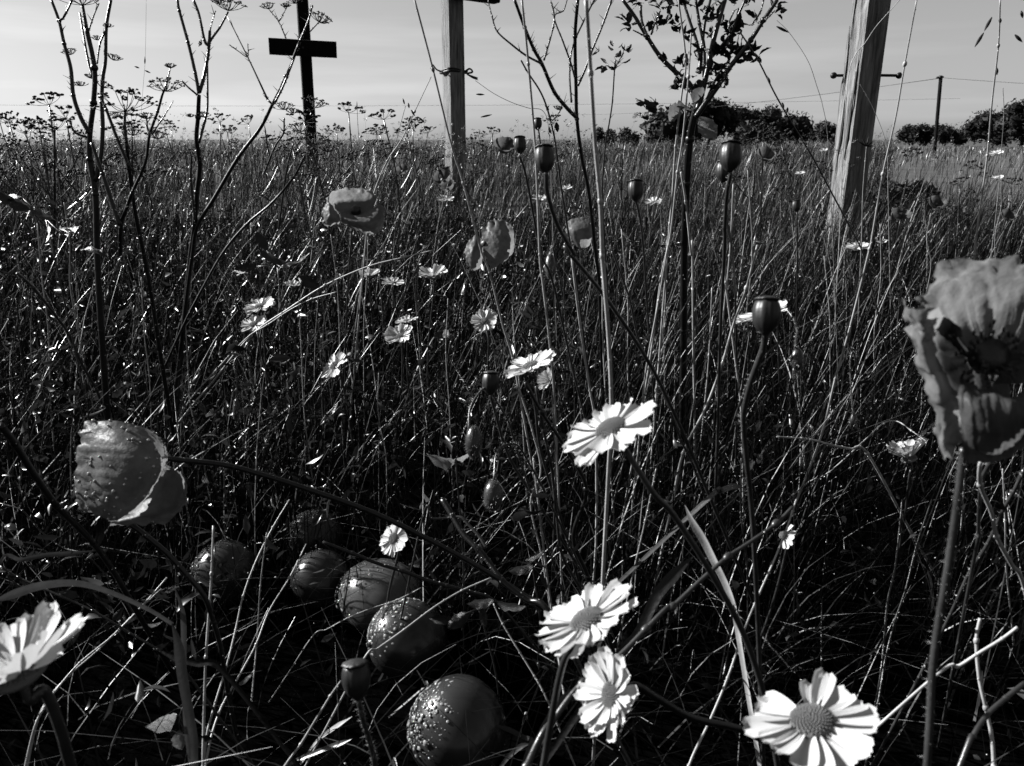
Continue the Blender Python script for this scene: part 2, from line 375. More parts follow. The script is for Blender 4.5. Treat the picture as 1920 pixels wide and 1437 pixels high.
specks('weed_leaves', [c[(c[:, 0, 0] < .12*c[:, 0, 1]-.05)] for c in CN[:3]], 15000, .008, .026, .001, .03, M_weed, 'glossy small weed leaves crowding the left half of the meadow', 'leaves', flat=True)
specks('scattered_leaves', CN[:4], 6000, .008, .026, .001, .03, M_weed, 'small glossy weed leaves scattered through the meadow', 'leaves', flat=True)
CT = meadow('seeding_grass', 3300, 2.2, 9.0, .40, .58, .0008, .0016, .10, 6, .15, tri=True, pw=1.1, cl=.25, xf=lambda x, y: far_x(x, y) & ((x < .1*y) | (rng.random(len(x)) < .55)), label='tall seeding weeds poking above the skyline', cat='weeds', marg=.7)
specks('skyline_seeds', [CT[:, 4:, :][CT[:, 4:, 2] > .38]], 24000, .003, .010, .004, .12, M_grass, 'small seed clusters on the weeds along the skyline', 'seeds', flat=True, dscale=.12)
specks('far_seed_heads', CN[3:], 22000, .004, .011, .002, .08, M_grass, 'seeds and small flowers speckling the distant grass', 'seeds', flat=True, dscale=.16)
# ---------------------------------------------------------------- wooden crosses and post
def beam(mb, a, b, w, dpt, rot, n=14, seed=0, wob=.003, twist=0):
    a = Vector(a); b = Vector(b); ax = (b-a).normalized(); q = ax.to_track_quat('Z', 'Y').to_matrix()
    cr = Matrix.Rotation(rot, 3, 'Z'); prof = []
    m = 5
    for (sx, sy, ex, ey) in ((-1,-1,1,-1),(1,-1,1,1),(1,1,-1,1),(-1,1,-1,-1)):
        for k in range(m):
            t = k/m; X = sx+(ex-sx)*t; Y = sy+(ey-sy)*t
            if k == 0: X *= .94; Y *= .94
            prof.append((X*w/2, Y*dpt/2))
    vs = []; fs = []; L = len(prof)
    for i in range(n+1):
        p = a.lerp(b, i/n)
        for j, (X, Y) in enumerate(prof):
            e = wob*noise.noise(Vector((j*.9+seed, i*.6, seed*3.3)))
            v = Vector((X+e*(1 if X > 0 else -1), Y+e*.8, 0)); vs.append(p+q @ (cr @ v))
    for i in range(n):
        for j in range(L): fs.append((i*L+j, i*L+(j+1) % L, (i+1)*L+(j+1) % L, (i+1)*L+j))
    fs.append(tuple(range(L-1, -1, -1))); fs.append(tuple(n*L+j for j in range(L))); mb.add(vs, fs)
# left cross
D = 9.5; xb = P(572, 262, D).x
t = thing('wooden_cross', 'dark wooden cross with a short crossbar standing at the left of the meadow', 'cross', (xb, D/cp, 0))
bp = Vector((P(577, 262, D).x, 9.6, -.05)); top = bp+Vector((0, 0, 2.9))
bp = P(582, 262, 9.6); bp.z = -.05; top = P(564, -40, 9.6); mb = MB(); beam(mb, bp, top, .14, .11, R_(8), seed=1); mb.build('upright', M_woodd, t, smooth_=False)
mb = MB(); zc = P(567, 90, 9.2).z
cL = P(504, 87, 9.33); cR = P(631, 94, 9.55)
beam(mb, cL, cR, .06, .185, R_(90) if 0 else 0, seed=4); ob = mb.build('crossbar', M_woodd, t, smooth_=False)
mb = MB(); mb.ball(P(568, 90, 9.36), (.014, .012, .014), None, 10, 6); mb.build('bolt', M_iron, t)
# centre cross
D = 6.4
bp = Vector((P(858, 262, D).x, 6.4, -.05))
t = thing('wooden_cross', 'tall dark wooden cross with a cord tied round its upright, centre of the meadow', 'cross', (bp.x, bp.y, 0))
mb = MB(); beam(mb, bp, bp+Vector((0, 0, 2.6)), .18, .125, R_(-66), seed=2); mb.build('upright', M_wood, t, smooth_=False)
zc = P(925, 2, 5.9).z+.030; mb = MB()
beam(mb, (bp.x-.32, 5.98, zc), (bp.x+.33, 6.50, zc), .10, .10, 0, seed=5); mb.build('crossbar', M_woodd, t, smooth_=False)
def ring(mb, c, r, rr, sq=0, tilt=0, n=24, tail=None):
    pts = []
    for i in range(n+1):
        a = 2*math.pi*i/n; f = 1/max(abs(math.cos(a)), abs(math.sin(a)))**sq
        pts.append(Vector((c[0]+r*f*math.cos(a+.6), c[1]+r*f*math.sin(a+.6), c[2]+tilt*math.sin(a*2))))
    mb.tube(pts, rr, 6, 1)
zc = P(850, 143, 6.3).z; mb = MB(); ring(mb, (bp.x, 6.4, zc), .085, .009, .6, .004); ring(mb, (bp.x, 6.4, zc+.014), .088, .007, .6, .008)
mb.tube([Vector((bp.x+.09, 6.33, zc)), Vector((bp.x+.13, 6.3, zc+.018)), Vector((bp.x+.15, 6.3, zc-.005)), Vector((bp.x+.11, 6.3, zc-.02)), Vector((bp.x+.19, 6.3, zc-.05))], .007, 6)
mb.tube([Vector((bp.x-.08, 6.34, zc)), Vector((bp.x-.12, 6.3, zc+.012)), Vector((bp.x-.15, 6.3, zc+.045)), Vector((bp.x-.165, 6.3, zc+.02))], .006, 6)
mb.build('cord', M_iron, t)
# right post
D = 3.15
bp = Vector((P(1588, 262, D).x-.036, 3.15, -.05)); TL = Vector((.0, 0, 1.6))
t = thing('wooden_post', 'thick weathered wooden post with an iron rod driven through it, at the right', 'post', (bp.x, bp.y, 0))
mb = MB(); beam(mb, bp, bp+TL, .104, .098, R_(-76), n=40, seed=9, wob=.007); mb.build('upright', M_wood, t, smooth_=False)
mb = MB(); zc = P(1625, 142, 2.98).z; rl = P(1563, 142, 2.98); rr = P(1686, 142, 2.98)
mb.tube([rl, (rl+rr)/2+Vector((0, -.0, .001)), rr], .0052, 8, 3)
for e in (rl, rr): mb.ball(e, (.0125, .011, .012), None, 12, 8, .06)
mb.build('iron_rod', M_iron, t)
mb = MB(); c = P(1597, 140, 2.98); mb.ball(c, (.014, .012, .022), None, 9, 6, .3); mb.ball(c+Vector((.006, 0, .02)), (.008, .01, .014), None, 8, 5, .3)
mb.tube([c+Vector((0, 0, -.01)), c+Vector((.01, -.005, -.045)), c+Vector((.006, 0, -.07))], .004, 5); mb.build('iron_staple', M_iron, t)
nf = Vector((-math.sin(R_(76)), -math.cos(R_(76)), 0))   # left-hand lit face
for k in range(7):   # drying cracks in the lit face
    mb = MB(); s0 = random.uniform(-.035, .035); z0 = random.uniform(.35, .95); ln = random.uniform(.12, .4)
    tv = Vector((math.cos(R_(76)), -math.sin(R_(76)), 0)); o0 = bp+nf*.0515+tv*s0
    mb.tube([o0+Vector((0, 0, z0)), o0+tv*.004+Vector((0, 0, z0+ln*.5)), o0+tv*random.uniform(-.006, .006)+Vector((0, 0, z0+ln))], lambda u: .0008+.0022*math.sin(math.pi*u), 5, 5)
    mb.build('crack', M_pcore, t)
# thin far pole
t = thing('utility_pole', 'thin dark pole with a small cap far off at the right', 'pole', (P(1757, 262, 24).x, 24, 0))
b0 = P(1756, 264, 24); b0.z = -.03; tp = P(1764, 145, 24); mb = MB(); mb.tube([b0, (b0+tp)/2, tp], .055, 8, 3); mb.build('shaft', M_woodd, t)
mb = MB(); mb.ball(tp+Vector((.0, 0, .0)), (.09, .09, .05), None, 8, 5, .1); mb.tube([tp, tp+Vector((-.13, 0, -.02))], .035, 6); mb.build('cap', M_iron, t)
def wire(px0, py0, d0, px1, py1, d1, sag, r, label):
    a = P(px0, py0, d0); b = P(px1, py1, d1); pts = [a.lerp(b, i/12)-Vector((0, 0, sag*4*(i/12)*(1-i/12))) for i in range(13)]
    mb = MB(); mb.tube(pts, r, 4, 1); o = mb.build('overhead_wire', M_iron, None, (a+b)/2); tag(o, label, 'wire')
wire(1765, 146, 24, 2150, 165, 24, .05, .006, 'thin overhead wire running right from the thin pole')
wire(1763, 147, 24, 1080, 215, 60, .3, .010, 'faint overhead wire sloping down left from the thin pole')
wire(-150, 196, 60, 1800, 185, 60, .3, .010, 'faint level overhead wire crossing the sky behind the crosses')
# ---------------------------------------------------------------- far bushes and trees
def tree(px, wpx, ytop, D, label, cat='tree', name='tree', leaf=.14, nl=2200):
    c = P(px, 262, D); wd = wpx*D/F; ht = (CAMZ+(262-ytop)/F*D)
    g = Vector((c.x, D, -.03)); t = thing(name, label, cat, g, None)
    rd = random.Random(int(px)*7)
    mb = MB()
    mb.tube([g, g+Vector((.03*wd, 0, ht*.3)), g+Vector((-.02*wd, 0, ht*.6))], lambda u: max(.02, .035*ht*(1-.6*u)), 7, 3)
    for k in range(4): mb.tube([g+Vector((0, 0, ht*.25)), g+Vector((rd.uniform(-.3, .3)*wd, rd.uniform(-.2, .2)*wd, ht*.7))], lambda u: .015*ht*(1-.6*u), 5, 1)
    mb.build('trunk', M_trunk, t)
    lobes = [(Vector((rd.uniform(-.33, .33)*wd, rd.uniform(-.25, .25)*wd, ht*rd.uniform(.3, .74))), rd.uniform(.16, .27)*min(wd, ht*1.3)) for _ in range(13)]
    mb = MB()
    for (o_, r) in lobes: mb.ball(g+o_, (r*.8, r*.8, r*.72), None, 9, 6, .2)
    for i in range(nl):
        o_, r = lobes[rd.randrange(len(lobes))]
        d = Vector((rd.gauss(0, 1), rd.gauss(0, 1), rd.gauss(0, 1))).normalized()
        q = g+o_+d*r*rd.uniform(.75, 1.22)
        if q.z > ht+rd.uniform(0, .08*ht) or q.z < 0: continue
        a = Vector((rd.gauss(0, 1), rd.gauss(0, 1), rd.gauss(0, 1))).normalized(); b = a.orthogonal().normalized(); s = leaf*rd.uniform(.6, 1.3)
        mb.add([q-a*s, q+b*s*.5, q+a*s, q-b*s*.5], [(0, 1, 2, 3)])
    mb.build('crown', M_crown, t, smooth_=False)
for a in [(1150,162,242,60,'low dark hedge bush between the white stalk and the leafy shrub'),
          (1245,114,196,42,'rounded dark bush right behind the base of the leafy shrub'),
          (1310,110,183,42,'tallest dark bush rising right of the leafy shrub'),
          (1388,114,203,45,'dark bush above the twin poppy capsules'),
          (1455,95,215,50,'broad low dark bush midway between shrub and wooden post'),
          (1535,90,230,55,'dark bush just left of the wooden post'),
          (1690,128,236,60,'low dark bush just right of the wooden post'),
          (1760,121,238,60,'low dark bush at the foot of the thin pole'),
          (1822,101,204,46,'mid height tree between thin pole and right edge'),
          (1872,90,180,42,'tall dark tree near the right edge of the skyline'),
          (1930,95,168,40,'tallest tree cut by the right edge of the photo')]:
    tree(*a, leaf=.07+.0008*a[3], nl=1900)
tree(-40, 60, 250, 80, 'low far bush at the left edge of the skyline', nl=500)
# dark leafy heap right of the post
tree(1685, 120, 318, 3.9, 'low dark heap of plants beside the foot of the wooden post', 'bush', 'bush', .016, 2600)
# ---------------------------------------------------------------- fruits with dew
def fruit(px, py, d, r, label, sq=(1, 1, 1), nd=260, seed=1, fm=None):
    c = P(px, py, d); c.z = max(r*sq[2]*.9, c.z); t = thing('round_fruit', label, 'fruit', (c.x, c.y, 0), 'fallen fruits lying in the grass')
    rd = random.Random(seed); mb = MB(); vs = []; n, m = 40, 24
    mb.ball(c, (r*sq[0], r*sq[1], r*sq[2]), (rd.uniform(-.3, .3), rd.uniform(-.3, .3), 1), n, m)
    mb.v = [tuple(c+(Vector(v)-c)*(1+.06*noise.noise((Vector(v)-c)*17+Vector((seed, 0, 0))))) for v in mb.v]
    mb.build('skin', fm or M_fruit, t)
    mb = MB()
    for i in range(nd):
        for _ in range(20):
            u = Vector((rd.gauss(0, 1), rd.gauss(0, 1), rd.gauss(0, 1))).normalized()
            if u.z > -.1 and (u.dot(SD) > rd.uniform(.1, .6)): break  # beads crowd towards the sun, painting the fruit's lit side brighter
        s = r*(.010+.042*rd.random()**4)
        nrm = Vector((u.x/sq[0], u.y/sq[1], u.z/sq[2])).normalized(); q = c+Vector((u.x*sq[0], u.y*sq[1], u.z*sq[2]))*r
        mb.ball(q, (s*rd.uniform(.8, 1.5), s, s*.5), nrm, 8, 5)
    o = mb.build('dew', M_drop, t); o['kind'] = 'stuff'
fruit(858, 1372, .60, .0385, 'large round fruit beaded with dew, nearest the bottom edge', nd=800, seed=2)
fruit(762, 1197, .70, .0350, 'round dewy fruit lying in front of the pale oval one', nd=800, seed=3)
fruit(716, 1116, .775, .0350, 'pale oval fruit behind the round dewy one', (1.32, 1.1, .98), 300, seed=4, fm=M_fruit_pale)
fruit(421, 1075, .82, .0340, 'dark fruit half hidden by grass, leftmost of the fruits', nd=200, seed=5)
fruit(590, 1008, .90, .0320, 'dewy fruit farthest from the camera, under crossing stems', nd=330, seed=6)
fruit(600, 1085, .80, .0300, 'shaded dark fruit directly below the farthest dewy one', nd=90, seed=7)
# ---------------------------------------------------------------- daisies
def petal_mesh(seed, L=1.0, W=.26):
    rd = random.Random(seed); mb = MB(); nu, nv = 6, 9; curl = rd.uniform(-.05, .12); tw = rd.uniform(-.25, .25)
    for j in range(nv+1):
        v = j/nv; w = W*(.35+.65*math.sin(min(1, v*1.25)*math.pi/2))*(1 if v < .86 else math.sqrt(max(0.05, 1-((v-.86)/.16)**2)))
        for i in range(nu+1):
            u = i/nu*2-1; notch = -.035*abs(math.cos(u*math.pi*1.5))*(v > .95)
            z = .05*abs(u)**2*W*3 + .018*math.cos(u*math.pi*2.5)*(v > .1) + curl*v*v + tw*u*W*v*.5
            mb.v.append((v*L+notch, u*w*.5, z)); mb.t.append(.8)
    for j in range(nv):
        for i in range(nu): a = j*(nu+1)+i; mb.f.append((a, a+1, a+nu+2, a+nu+1))
    me = mb.build('petal', M_daisy, None, link=False); return me.data
PET = [petal_mesh(s, 1, .36+.025*s) for s in range(5)]
def disc_mesh():
    mb = MB(); prof = []
    for i in range(9): a = i/8*math.pi/2; prof.append((.30*math.cos(a)+.001, .13*math.sin(a)*(1-.15*(i == 8))))
    mb.lathe((0, 0, -.01), (0, 0, 1), [(.05, -.10), (.2, -.07), (.30, -.02)]+prof[0:], 24)
    for i in range(170):
        r = .295*math.sqrt(i/170); a = i*2.39996; z = .13*math.sqrt(max(0, 1-(r/.30)**2))
        mb.ball((r*math.cos(a), r*math.sin(a), z+.002), .021, None, 5, 3)
    return mb.build('disc', M_disc, None, link=False).data
DISC = disc_mesh()
def daisy(px, py, dpx, d, ang, ratio, label, stem=None, cup=.1, npet=18, gap=0, R=None, stem_r=.0011, seed=0, stemmat=None, droop=0):
    rd = random.Random(seed+int(px)); c = P(px, py, d); rad = dpx/2*d/F
    a = R_(ang); s = math.sqrt(1-ratio*ratio); V_ = (c-C0).normalized(); r_ = V_.cross(UP).normalized(); u_ = r_.cross(V_); n = (r_*math.cos(a)*s+u_*math.sin(a)*s-V_*ratio).normalized()
    if stem is None:
        b = Vector((c.x+rd.uniform(-.03, .03), c.y+rd.uniform(.0, .05), 0)); pts = [c-n*rad*.12, c-n*rad*.5-Vector((0, 0, rad*.4)), (c+b)/2+Vector((rd.uniform(-.01, .01), 0, 0)), b]
    else:
        pts = [c-n*rad*.12, c-n*rad*.4]+stem; pts = to_ground(pts)
    b = base_of(pts); t = thing('daisy', label, 'daisy', b, 'daisies')
    mb = MB(); pp, rs = mb.tube(pts, lambda u: stem_r*(1+.25*u), 7, 7); mb.build('stem', stemmat or M_stemm, t)
    q = n.to_track_quat('Z', 'Y')
    o = bpy.data.objects.new('disc', DISC); COL.objects.link(o); o.parent = t; o.location = c-b; o.rotation_mode = 'QUATERNION'; o.rotation_quaternion = q; o.scale = (rad*1.12, rad*1.12, rad*1.35)
    for k in range(npet):
        if rd.random() < gap: continue
        th = 2*math.pi*k/npet+rd.uniform(-.09, .09)
        el = cup+rd.uniform(-.12, .12)-droop*max(0, -math.sin(th))
        qq = q.to_matrix() @ Matrix.Rotation(th, 3, 'Z') @ Matrix.Rotation(-el, 3, 'Y') @ Matrix.Rotation(rd.uniform(-.25, .25), 3, 'X')
        o = bpy.data.objects.new('petal', PET[rd.randrange(5)]); COL.objects.link(o); o.parent = t
        o.rotation_mode = 'QUATERNION'; o.rotation_quaternion = qq.to_quaternion(); L = rad*rd.uniform(.64, .84)*(1 if cup < .6 else 1.15); o.scale = (L, rad*.95, rad)
        o.location = (c-b)+qq @ Vector((rad*.25, 0, 0))-n*rad*.015
    return t
S = lambda segs, d0, d1: path(segs, d0, d1)
daisy(1146, 806, 188, .35, 120, .40, 'bright open daisy tilted to the left, centre of the picture with its stem running right', S([(0,[(1170,840),(1225,925),(1262,965),(1336,1080),(1396,1194),(1437,1320),(1452,1400)])], .36, .42), cup=.05, seed=1, stem_r=.0014)
daisy(1102, 1166, 212, .32, 122, .42, 'large bright daisy with a shaded domed disc just above the side facing one', S([(0,[(1075,1215),(1054,1250),(1033,1354),(1015,1460)])], .33, .36), cup=.05, seed=2, npet=20, stem_r=.0014)
daisy(1150, 1303, 168, .345, 176, .62, 'daisy facing left with its petals curling, below the large tilted one', S([(0,[(1190,1285),(1231,1309),(1300,1347),(1406,1375),(1500,1450)])], .35, .40), cup=.25, seed=3, npet=20, stem_r=.0016, stemmat=M_stemd)
daisy(1522, 1354, 240, .27, 98, .66, 'biggest daisy, ragged petals, at the bottom edge right of centre', S([(0,[(1545,1400),(1562,1437),(1575,1500)])], .28, .3), cup=-.02, seed=4, npet=17, gap=.08, stem_r=.0016)
daisy(36, 1268, 276, .27, 112, .34, 'blurred cupped daisy cut off by the left edge', S([(0,[(83,1295),(115,1372),(140,1460)])], .275, .3), cup=.42, seed=5, npet=20, stem_r=.0018)
daisy(1705, 862, 84, .78, 106, .28, 'half closed daisy with upright petals below the big ragged poppy', S([(6,[(1280,1240),(1260,1420)]),(0,[(1690,1010)])], .78, .82), cup=.75, seed=6, npet=15)
daisy(738, 1010, 66, .66, 160, .7, 'small white daisy crossed by a dark stem above the pale oval fruit', None, cup=.0, seed=7)
daisy(995, 689, 106, .62, 112, .30, 'white daisy seen edge on, just right of the poppy capsule in the centre', S([(0,[(985,705),(1003,760),(1015,850),(1060,1000)])], .62, .72), cup=.12, seed=8)
daisy(1032, 715, 46, .72, 160, .55, 'small rounded daisy right behind the edge on white one', S([(0,[(1036,730),(1043,860),(1040,960)])], .72, .8), cup=.6, seed=9)
daisy(628, 686, 62, .95, 140, .45, 'small daisy tilted up to the right, alone left of the centre', None, seed=10)
daisy(487, 576, 62, 1.0, 110, .35, 'upper of the two daisies caught on the bent grass blade', None, seed=11)
daisy(476, 609, 52, .98, 118, .5, 'lower of the two daisies caught on the bent grass blade', S([(0,[(486,640),(497,690),(530,790),(560,860)])], .98, 1.1), seed=12)
daisy(549, 538, 32, 1.35, 95, .3, 'tiny cupped daisy above the pair on the bent grass blade', None, cup=.5, seed=13)
daisy(692, 518, 42, 1.35, 95, .35, 'leftmost of the three small daisies in a row below the left poppy', None, cup=.4, seed=14)
daisy(737, 532, 44, 1.3, 88, .25, 'middle and lowest of the three small daisies in a row, with a dark disc', None, cup=.15, seed=15)
daisy(812, 519, 60, 1.2, 95, .3, 'widest of the three small daisies in a row below the left poppy', None, cup=.35, seed=16, npet=22)
daisy(762, 603, 44, 1.2, 100, .2, 'thin edge on daisy lying right above the fan shaped one', None, seed=17)
daisy(750, 632, 58, 1.1, 110, .6, 'fan shaped daisy with spread petals below the thin edge on one', None, cup=.35, seed=18)
daisy(845, 631, 28, 1.25, 150, .4, 'small closed daisy like a white ball between its neighbours', S([(0,[(842,660),(828,800)])], 1.25, 1.3), cup=1.0, seed=19, npet=14)
daisy(908, 603, 52, 1.05, 100, .75, 'daisy facing the camera with a big dark disc', S([(0,[(916,640),(915,690),(918,760)])], 1.05, 1.1), cup=.1, seed=20, npet=20)
daisy(1428, 592, 98, .75, 105, .2, 'white daisy half hidden behind the dark capsule on its bent stem', None, seed=21, cup=.1)
daisy(1468, 1003, 52, .62, 150, .5, 'wilting daisy with hanging petals among the crossing stalks', None, cup=-.6, seed=22, npet=12, gap=.2)
daisy(1606, 464, 44, 1.5, 90, .3, 'small daisy left of the big ragged poppy by the upper edge', None, seed=23)
for i, (x_, y_, s_, d_, lb) in enumerate([(835,376,34,1.9,'flat small daisy directly above the middle poppy'),(1012,373,30,2.0,'tiny far daisy below the large dark capsule'),
        (1060,355,26,2.2,'tiny far daisy right of the large dark capsule'),(1225,381,36,1.9,'tiny far daisy at the foot of the leafy shrub'),
        (330,318,18,3.4,'speck sized far daisy between the two branching dead stems'),(1050,303,16,3.4,'far daisy seen level with the large dark capsule'),
        (1544,283,16,4.0,'tiny far daisy near the top of the grass left of the post'),(1500,326,20,3.0,'tiny far daisy left of the post below the grass tops'),
        (1655,455,22,2.2,'tiny daisy low in the grass right of the wooden post'),(1868,289,26,3.0,'far daisy under the tall seeding grass at the right edge'),
        (1870,335,22,2.6,'lower far daisy near the right edge of the meadow')]):
    daisy(x_, y_, s_, d_, 92, .3, lb, None, seed=40+i, npet=12, cup=.2)
# ---------------------------------------------------------------- poppies
def patch(mb, grid, d, n=26, ruf=.003, seed=0, edge=(1, 1, 1, 1), dark=None, tone=.22):
    # grid rows of (px, py, depth offset): a curved petal through these points
    rows = [smooth([P(x, y, d+o) for x, y, o in r], 8) for r in grid]; m = len(rows[0]); cols = []
    for j in range(m): cols.append(smooth([r[j] for r in rows], max(2, 24//(len(rows)-1))))
    k = len(cols[0]); vs = []; ts = []
    for j in range(m):
        for i in range(k):
            u = j/(m-1); v = i/(k-1); e = max(edge[0]*(1-u)**4, edge[1]*u**4, edge[2]*(1-v)**4, edge[3]*v**4)
            p = cols[j][i]; s = 200
            w = noise.noise_vector(p*s+Vector((seed, 0, 0)))*ruf*(.12+.9*e)+noise.noise_vector(p*s*3.1)*ruf*.22*(.2+e)
            f = (.0016 if d < .3 else .0009 if d < .6 else .0004)*noise.noise(Vector((u*30 if edge[3] or edge[2] else v*30, .5*v, seed)))
            vs.append(p+w+FW*f)
            tt = tone
            if dark: dd = (p-P(dark[0], dark[1], d)).length; tt = tone*(.06+.94*min(1, max(0, (dd-dark[2])/(dark[2]*.5))))
            ts.append(tt)
    fs = [(j*k+i, j*k+i+1, (j+1)*k+i+1, (j+1)*k+i) for j in range(m-1) for i in range(k-1)]
    b = len(mb.v); mb.v += [tuple(v) for v in vs]; mb.t += ts; mb.f += [tuple(i+b for i in f) for f in fs]
def drops_on(mb, src, n, r, seed=0):
    rd = random.Random(seed)
    for _ in range(n):
        mb.ball(Vector(src.v[rd.randrange(len(src.v))])+SD*r*.3, r*rd.uniform(.35, 1.25), None, 7, 4)
def poppy_t(label, stem, sr=.0012, hair=0, m=None):
    b = base_of(stem); t = thing('poppy', label, 'poppy', b, 'poppies'); mb = MB(); pp, rs = mb.tube(stem, lambda u: sr*(1+.2*u), 8, 7)
    o = mb.build('stem', m or M_stemm, t)
    if hair:
        h = MB(); hairs(h, pp, rs, hair, .0022, 3, .00006); h = h.build('stem_hairs', M_hair, t); h['kind'] = 'stuff'
    return t
# big ragged poppy at the right
d = .27; stem = to_ground(S([(0,[(1806,840),(1800,900),(1778,1060),(1750,1240),(1738,1440)])], .275, .29))
t = poppy_t('big ragged blurred poppy with a dark heart cut by the right edge', stem, .0013, 260)
K = (1842, 665, .0135)
g1 = [[(1706,590,.004),(1742,528,.004),(1800,496,.0),(1872,488,-.003),(1945,505,0),(1995,570,.004)],
      [(1735,610,.002),(1768,560,.010),(1815,535,.010),(1875,530,.008),(1930,545,.01),(1965,600,.01)],
      [(1775,640,.008),(1795,612,.018),(1830,598,.018),(1875,595,.018),(1912,610,.018),(1930,640,.018)],
      [(1835,690,.016),(1838,685,.018),(1845,680,.018),(1852,680,.018),(1860,685,.018),(1866,690,.018)]]
g2 = [[(1690,572,.0),(1697,620,.0),(1716,680,.0),(1738,735,.0),(1752,790,.002),(1768,862,.002)],
      [(1722,580,-.010),(1730,630,-.011),(1742,685,-.009),(1765,740,-.008),(1775,795,-.006),(1785,858,-.004)],
      [(1768,592,.001),(1766,640,.003),(1772,680,.002),(1792,728,.0),(1806,768,.0),(1802,835,.0)],
      [(1800,620,.014),(1800,650,.015),(1810,675,.014),(1822,700,.012),(1828,730,.010),(1822,790,.010)]]
g3 = [[(1800,700,-.004),(1822,722,-.008),(1858,733,-.010),(1900,738,-.010),(1950,736,-.006),(1990,720,-.002)],
      [(1796,735,-.012),(1825,758,-.018),(1862,766,-.020),(1905,768,-.020),(1950,762,-.016),(1985,745,-.01)],
      [(1798,800,-.010),(1830,815,-.016),(1868,820,-.018),(1910,812,-.017),(1945,795,-.014),(1975,770,-.008)],
      [(1806,858,.0),(1836,866,-.002),(1872,864,-.003),(1905,852,-.003),(1935,830,-.003),(1955,800,.0)]]
g5 = [[(1745,600,.016),(1775,640,.018),(1800,690,.020),(1820,760,.020)],[(1790,600,.022),(1815,650,.024),(1835,700,.024),(1850,770,.022)],[(1840,590,.022),(1870,650,.024),(1890,700,.022),(1900,760,.02)]]
g4 = [[(1850,690,.018),(1852,700,.016),(1856,712,.013),(1862,722,.01)],[(1915,640,.016),(1925,668,.010),(1925,695,.006),(1915,720,.004)],
      [(1980,590,.006),(2005,640,.0),(2005,690,-.004),(1985,740,-.004)]]
for i, (g, e) in enumerate(((g1, (0, 0, 1, 0)), (g2, (1, 1, 1, 0)), (g3, (0, 0, .7, .3)), (g4, (0, 0, 0, 1)), (g5, (0, 0, 0, 0)))):
    mb = MB(); patch(mb, g, d, ruf=.0040, seed=i*5, edge=e, dark=K, tone=(.11, .13, .06, .05, .06)[i]); mb.build('petal', M_poppy, t)  # lower petal's darker tone paints in its shade away from the sun
mb = MB(); c = P(1848, 672, .277); ax = (-FW+UP*.25).normalized(); mb.lathe(c-ax*.004, ax, [(.002, -.002), (.0055, .002), (.0062, .007), (.0058, .0095), (.0015, .0105)], 16)
for k in range(70):
    a = random.uniform(0, 6.28); r = random.uniform(.006, .012); q = ax.to_track_quat('Z', 'Y') @ Vector((r*math.cos(a), r*math.sin(a), random.uniform(.002, .009)))
    mb.tube([c, c+q], .0002, 4, 1); mb.ball(c+q, (.0006, .0006, .001), None, 5, 4)
mb.build('poppy_heart', M_pcore, t)
# lower left poppy
d = .5; stem = to_ground(S([(0,[(305,858),(330,862),(420,872),(500,893),(590,922),(700,962),(800,1010),(900,1065),(1000,1128),(1060,1180)])], .51, .60))
t = poppy_t('drooping poppy seen from its dewy back, lower left, on a long slanting dark stem', stem, .0019, 200, M_stemd)
h1 = [[(152,792,.004),(147,830,0),(143,870,0),(141,900,0),(144,935,.0),(150,958,.004)],
      [(205,789,-.004),(202,832,-.016),(200,875,-.019),(198,915,-.018),(192,950,-.012),(188,970,-.004)],
      [(255,797,-.002),(258,835,-.018),(258,878,-.024),(250,918,-.020),(236,952,-.014),(222,976,-.004)],
      [(288,811,.004),(298,838,-.006),(300,868,-.012),(292,900,-.010),(276,932,-.006),(252,958,.0)],
      [(306,832,.012),(313,846,.010),(315,858,.008),(310,872,.008),(298,892,.008),(272,925,.006)]]
h2 = [[(308,868,.010),(296,892,.010),(280,920,.010),(258,945,.010),(235,962,.010),(208,968,.008)],
      [(330,882,.006),(328,912,.0),(316,942,-.003),(288,960,-.003),(250,972,.0),(208,980,.004)],
      [(346,888,.012),(350,925,.012),(338,962,.012),(302,978,.010),(255,984,.008),(208,990,.006)]]
h3 = [[(160,800,.012),(152,840,.014),(150,880,.016),(152,920,.014),(160,955,.012)],[(215,796,.030),(205,840,.036),(202,880,.038),(205,920,.036),(215,958,.03)],
      [(270,806,.026),(275,845,.032),(275,880,.034),(270,915,.03),(260,950,.024)],[(306,842,.012),(311,852,.012),(312,862,.012),(309,872,.012),(300,885,.012)]]
src = None
for i, (g, e) in enumerate(((h1, (0, .6, 1, 0)), (h2, (0, 0, 0, 1)), (h3, (.5, .5, 1, 0)))):
    mb = MB(); patch(mb, g, d, ruf=.0036, seed=20+i*5, edge=e, tone=.10); o = mb.build('petal', M_poppy, t)
    if i == 0: src = mb
mb = MB(); drops_on(mb, src, 110, .0011, 5); o = mb.build('dew', M_drop, t); o['kind'] = 'stuff'
